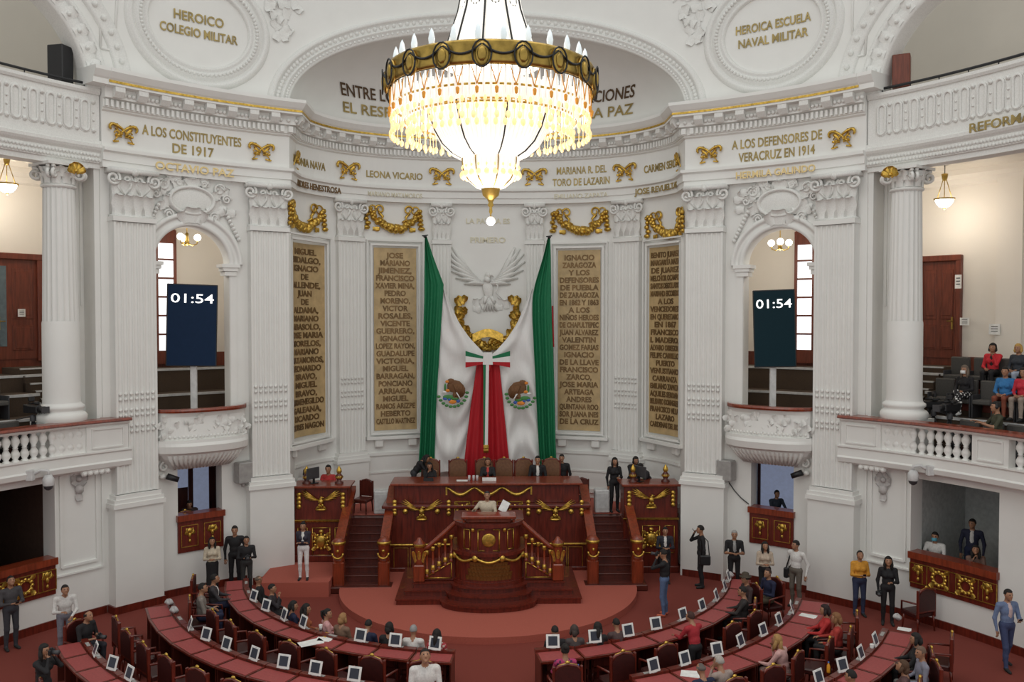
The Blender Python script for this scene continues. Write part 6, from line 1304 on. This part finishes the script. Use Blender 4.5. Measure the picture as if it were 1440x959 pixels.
for (q, f), l in zip(seated, ('grey-jacketed man', 'man in the dark waistcoat')): seat_chair(q.x, q.y, R2(f-90), 'tall oxblood chair with gilt crest under the %s, left front row' % l)
seat_chair(G(118, 862, 1.28).x, G(118, 862, 1.28).y, R2(-110), 'oxblood chair with gilt crest under the bald man in the black shirt')
person(G(598, 1060), -80, 'man in a white shirt standing in the left aisle looking down', arms=('phone', 'phone'), top=WHT, pants=(.05, .05, .07), head=(0, -30), h=1.86, vox=.018, bulk=1.12)
q = G(150, 925, 1.05)
# --- presidium and stage
Z1 = 1.57
def stage(px, py, Y, f, lb, z=1.9, hz=None, **kw): q = aty(px, py, Y); return person((q.x, Y, z), f, lb, **kw)
stage(686, 660, 26.85, -90, 'woman in a black jacket and red top presiding at the middle of the desk', pose='sit', arms=('desk', 'desk'), top=BLK, shirt=(.5, .05, .04), style='bob', fem=True, hair=(.07, .03, .015), h=1.74, seat=.52)
stage(604, 662, 26.75, -85, 'woman with long dark hair seated at the left of the presidium desk', pose='sit', arms=('desk', 'chin'), top=BLK, style='long', fem=True, h=1.58, lean=8)
stage(582, 660, 27.05, 0, 'woman in black bending over the left end of the presidium', z=1.9, arms=('desk', 'desk'), top=BLK, style='long', fem=True, lean=38, h=1.60)
stage(756, 660, 26.95, -92, 'man in a dark suit and white shirt seated right on the presidium', pose='sit', arms=('lap', 'lap'), top=BLK, shirt=WHT, h=1.78, seat=.54)
stage(790, 660, 27.5, -100, 'person in dark clothes seated behind the right end presidium chair', pose='sit', arms=('down', 'down'), top=BLK, style='short', h=1.74, seat=.52)
stage(462, 670, 26.75, -95, 'person in a red jacket seated behind the left side lectern', z=Z1, pose='sit', arms=('desk', 'desk'), top=(.42, .03, .03), style='tail', fem=True, h=1.85, seat=.62)
stage(428, 670, 26.8, -60, 'person in white bent behind the left side lectern, head down', z=Z1, pose='sit', arms=('desk', 'desk'), top=WHT, style='bob', h=1.75, seat=.6, lean=14, head=(0, -20))
stage(864, 690, 26.85, -80, 'woman in black standing by the right side lectern at the stair top', z=Z1, arms=('phone', 'down'), top=BLK, pants=BLK, style='long', fem=True, h=1.70)
stage(889, 690, 27.3, -70, 'second woman in black leaning over behind the right side lectern', z=Z1, arms=('desk', 'desk'), top=BLK, pants=BLK, style='bob', fem=True, h=1.72, lean=16)
stage(914, 690, 26.6, 200, 'man in a dark suit bending over papers at the right side lectern', z=Z1, arms=('desk', 'desk'), top=(.02, .018, .022), pants=BLK, lean=30, h=1.68, shirt=(.05, .3, .12))
for px, l in ((462, 'person in the red jacket'), (428, 'person in white')):
    q = aty(px, 690, 26.78); dup(wc, (q.x, 26.78, Z1), math.pi, 'dark wooden chair under the %s behind the left side lectern' % l)
o, hd, rz, _ = person((aty(685, 700, 23.55).x, 23.5, 1.25), -90, 'speaker in a cream shirt reading at the rostrum', arms=('desk', 'paper'), top=CRM, pants=(.1, .09, .08), head=(0, -14), h=1.66, bulk=1.3, hair=(.03, .03, .03), vox=.018)
t = MB(); t.box((0, 0, 0), (.22, .012, .30)); s_ = t.build('paper_sheet', PAPER); s_.location = aty(709, 712, 23.25); s_.rotation_euler = (-.3, .5, 0); tag(s_, 'white sheet held up by the speaker at the rostrum', 'paper')
# --- right side of the hall
o, hd, rz, _ = person(G(934, 866), 150, 'photographer in a black top and blue jeans standing on the right floor', arms=('camera', 'camera'), top=BLK, pants=JEAN, shoes=(.6, .15, .08), h=1.70, head=(0, 12)); photo_camera(hd, rz, 'camera raised by the photographer in blue jeans')
q = G(908, 800); person((aty(935, 790, 24.6).x, 24.6, 0), -95, 'man in a dark jacket with white papers near the right side lectern', arms=('phone', 'phone'), top=(.02, .02, .03), pants=BLK, shirt=WHT, h=1.62)
o, hd, rz, _ = person(G(986, 826), 175, 'man in black taking a picture against the right pilaster', arms=('down', 'camera'), top=BLK, pants=BLK, h=1.76); shoulder_bag(G(986, 826), 175, 'black shoulder bag on the man in black by the right pilaster', -1); phone(hd, rz, 'phone raised by the man in black by the right pilaster', 1)
person(G(1032, 832), -100, 'grey-haired man in a black vest and white sleeves by the right wall', arms=('phone', 'phone'), top=BLK, pants=BLK, sleeves='short', hair=(.35, .34, .33), h=1.72, shirt=(.3, .3, .3))
person(G(1075, 846), -100, 'woman in a cream blouse and black trousers below the right booth', arms=('phone', 'phone'), top=(.5, .40, .31), pants=BLK, style='long', fem=True, h=1.62, head=(10, -10))
person(G(1119, 853), -140, 'man in a white shirt with a bag strap standing beside the right booth', arms=('bag', 'down'), top=WHT, pants=(.13, .11, .09), h=1.76, head=(-30, 0)); shoulder_bag(G(1119, 853), -140, 'black shoulder bag on the man in the white shirt', 1)
o, hd, rz, _ = person(G(1208, 866), -95, 'woman in an orange sweater reading a phone at the right pilaster', arms=('phone', 'phone'), top=(.62, .28, .03), pants=(.03, .04, .09), style='tail', fem=True, h=1.68, head=(0, -25), bulk=1.1); phone(hd, rz, 'phone in the hands of the woman in the orange sweater', None)
o, hd, rz, _ = person(G(1248, 878), -110, 'woman in black with long black hair standing under the right wing', arms=('phone', 'down'), top=BLK, pants=BLK, style='long', fem=True, h=1.70, head=(0, -10)); photo_camera([hd[1], hd[1]], rz, 'camera hanging from the hand of the woman in black, right wing')
o, hd, rz, _ = person(G(1415, 940), -85, 'man in a blue blazer walking beneath the right gallery', arms=('phone', 'down'), top=(.14, .19, .32), pants=(.04, .055, .13), shirt=(.55, .42, .42), step=.16, h=1.74, vox=.018); phone(hd, rz, 'phone in the hand of the man in the blue blazer', 0)
rs = [((1050, 814), 190, dict(top=(.05, .03, .03), pants=BLK, hat=(.06, .045, .03)), 'person in a brown hat seated at the right front row wall end'),
      ((1046, 832), 160, dict(top=(.03, .025, .025), pants=BLK, arms=('desk', 'desk')), 'man in a dark patterned jacket seated at the right front row'),
      ((1081, 806), 200, dict(top=NAVY, pants=(.1, .08, .05), arms=('phone', 'phone'), head=(10, -12), hair=(.04, .02, .015)), 'man in a navy jacket looking at his phone by the right wall chairs'),
      ((1162, 858), 165, dict(top=(.46, .03, .03), pants=BLK, style='bob', fem=True, arms=('desk', 'desk'), hair=(.02, .01, .01)), 'woman in a red jacket with curly dark hair at the right second row'),
      ((1178, 870), 150, dict(top=(.40, .04, .03), pants=BLK, hair=(.22, .10, .04), style='bob', fem=True, arms=('lap', 'desk')), 'brown-haired person in red beside the woman in the red jacket'),
      ((1104, 902), 140, dict(top=(.58, .34, .32), pants=(.3, .2, .18), style='long', fem=True, arms=('desk', 'chin'), hair=(.35, .2, .07), hat=None, head=(0, -18), lean=12), 'blonde woman in a pink blouse leaning on the right second row desk'),
      ((1290, 899), 160, dict(top=BLK, pants=BLK, style='bob', fem=True, arms=('desk', 'desk')), 'dark-haired woman in black at the wall end of the right back row'),
      ((1297, 918), 170, dict(top=(.22, .22, .28), pants=GRY, hair=(.16, .10, .07), style='short', arms=('lap', 'lap'), head=(20, 0)), 'older man in a grey-blue shirt leaning back, right back row'),
      ((1272, 938), 150, dict(top=(.10, .05, .05), pants=BLK, style='bob', arms=('phone', 'phone'), hair=(.08, .04, .02), fem=True, head=(0, -20)), 'person with brown hair looking down at the right back row'),
      ((1199, 952), 140, dict(top=(.25, .06, .05), pants=BLK, style='short', arms=('desk', 'desk')), 'person in dull red at the bottom of the right back row'),
      ((992, 944), 110, dict(top=NAVY, pants=NAVY, hair=(.12, .10, .09), style='bald', arms=('desk', 'desk'), lean=10), 'balding man in a navy suit at the right second row'),
      ((1020, 934), 115, dict(top=(.36, .28, .25), pants=GRY, hair=(.4, .36, .33), style='short', arms=('chin', 'desk'), lean=14, head=(25, -10)), 'grey-haired man in a pale coat at the right second row'),
      ((795, 915), 95, dict(top=(.42, .04, .14), pants=BLK, style='bun', fem=True, arms=('desk', 'desk'), dots=(1, 1), shirt=(.08, .02, .06)), 'woman in a pink plaid jacket at the aisle end of the right front row'),
      ((45, 945), 60, dict(top=(.2, .08, .05), pants=BLK, style='short'), '')]
for (px, py), f, kw, lb in rs:
    if not lb: continue
    q = G(px, py, 1.24); a = kw.pop('arms', ('lap', 'lap')); person((q.x, q.y, 0), f, lb, pose='sit', arms=a, **kw)
    seat_chair(q.x, q.y, R2(f-90), 'oxblood chair with gilt crest under the '+' '.join(lb.split()[:8]))
q = G(978, 871, 1.46); clear_chairs(q.x, q.y, .45); person((q.x, q.y, 0), 120, 'woman in a red coat standing at the right front row desk', arms=('desk', 'desk'), top=(.36, .02, .03), pants=BLK, style='short', h=1.58, lean=12, head=(10, -20), hair=(.05, .02, .015))
# --- boxes and booths
def box_p(px, py, R, z, f, lb, **kw): q = atr(px, py, R); return person((q.x, q.y, z), f, lb, **kw)
b = MB()
for sg in (-1, 1): arcbox(b, sg*54.2, sg*66, -.5, -3.2, 0, .75); arcbox(b, sg*33.2, sg*42.8, -.5, -2.6, 0, 1.15)
struct('floor_booths', b, CARPS)
box_p(1367, 770, 14.6, .75, -125, 'man in a navy suit and glasses standing in the right box', arms=('down', 'down'), top=(.02, .022, .05), pants=NAVY, shirt=WHT, h=1.76, head=(-20, 0))
box_p(1315, 770, 13.9, .75, -130, 'man in a white shirt and blue mask seated in the right box', pose='sit', arms=('desk', 'desk'), top=WHT, pants=BLK, mask=(.10, .38, .5), h=1.72, seat=.55)
box_p(1372, 780, 13.75, .75, -120, 'woman with long dark hair seated at the ledge of the right box', pose='sit', arms=('desk', 'chin'), top=(.16, .09, .07), pants=BLK, style='long', fem=True, h=1.66, seat=.5, head=(0, -20))
box_p(1092, 690, 14.4, 1.15, -80, 'person in dark clothes seated inside the right booth window', pose='sit', arms=('desk', 'desk'), top=(.03, .04, .06), pants=BLK, h=1.6, seat=.55)
box_p(266, 700, 14.2, 1.15, -70, 'person in dark clothes busy inside the left booth window', pose='sit', arms=('desk', 'desk'), top=(.05, .03, .03), pants=BLK, h=1.6, seat=.5, lean=20)
q = atr(255, 690, 13.75); dup(TAKEN[0], (q.x, q.y, 1.15), R2(40), 'high dark chair back seen in the left booth window')
for px, R, zz, l in ((1315, 13.9, .75, 'man in the blue mask'), (1372, 13.75, .75, 'seated woman'), (1092, 14.4, 1.15, 'person in the right booth')):
    q = atr(px, 760, R); dup(lc, (q.x, q.y, zz), R2(-125-90), 'low dark chair under the %s on the right side' % l)
q = atr(266, 700, 14.2); dup(lc, (q.x, q.y, 1.15), R2(-160), 'low dark chair under the person in the left booth')
# --- right gallery audience
def gal(px, R, z, f, lb, **kw): q = atr(px, 540, R); return person((q.x, q.y, z), f, lb, pose='sit', **kw)
gal(1357, 14.75, 5.1, -150, 'woman in a white mask, black jacket and polka-dot trousers in the right gallery', arms=('lap', 'lap'), top=BLK, pants=BLK, shoes=(.7, .7, .7), style='long', fem=True, hair=(.16, .12, .09), mask=(.75, .75, .75), dots=(2, 1), cross=True, h=1.68)
gal(1396, 15.8, 5.65, -140, 'woman in a red jacket and black scarf in the right gallery', arms=('chin', 'lap'), top=(.55, .02, .03), pants=BLK, style='bob', fem=True, shirt=BLK)
gal(1432, 15.8, 5.65, -150, 'blonde woman in a dark jacket at the right edge of the gallery', arms=('lap', 'lap'), top=(.03, .035, .045), pants=(.35, .4, .5), style='bob', fem=True, hair=(.5, .3, .08))
gal(1414, 14.75, 5.1, -140, 'woman in a blue blouse and rust trousers in the right gallery', arms=('lap', 'lap'), top=(.03, .16, .38), pants=(.2, .05, .025), style='short', fem=True)
gal(1440, 14.8, 5.1, -145, 'person in red and floral clothes at the picture edge, right gallery', arms=('lap', 'lap'), top=(.5, .02, .04), pants=(.3, .24, .2), style='bob', fem=True)
o, hd, rz, hcw = gal(1403, 13.75, 4.15, 165, 'cameraman in an olive polo and headphones behind the right parapet', arms=('wide', 'wide'), top=(.05, .05, .028), pants=JEAN, sleeves='short', h=1.80, seat=.62, skin='b')
th = thing('headphones', 'black headphones worn by the cameraman in the olive polo', 'headphones', hcw); t = MB(); t.tube([(.09*math.cos(a), 0, .105*math.sin(a)) for a in [i*math.pi/10 for i in range(11)]], .013, 6); th.rotation_euler = (0, 0, rz); t.build('headband', BLACK, th, world=False)
for e in (-1, 1): t = MB(); t.ell((e*.092, 0, -.01), (.025, .04, .045), 10, 7); t.build('ear_cup', BLACK, th, world=False)

q = G(1290, 884); dup(TAKEN[0], (q.x, q.y, 0), R2(20), 'oxblood chair with gilt crest against the right wing wall behind the plastic bag')
for px, Y, l in ((756, 26.95, 'man in the dark suit on the presidium'), (790, 27.5, 'person behind the right end presidium chair')):
    q = aty(px, 660, Y); dup(wc, (q.x, Y+.02, 1.95), math.pi, 'dark wooden chair under the '+l)
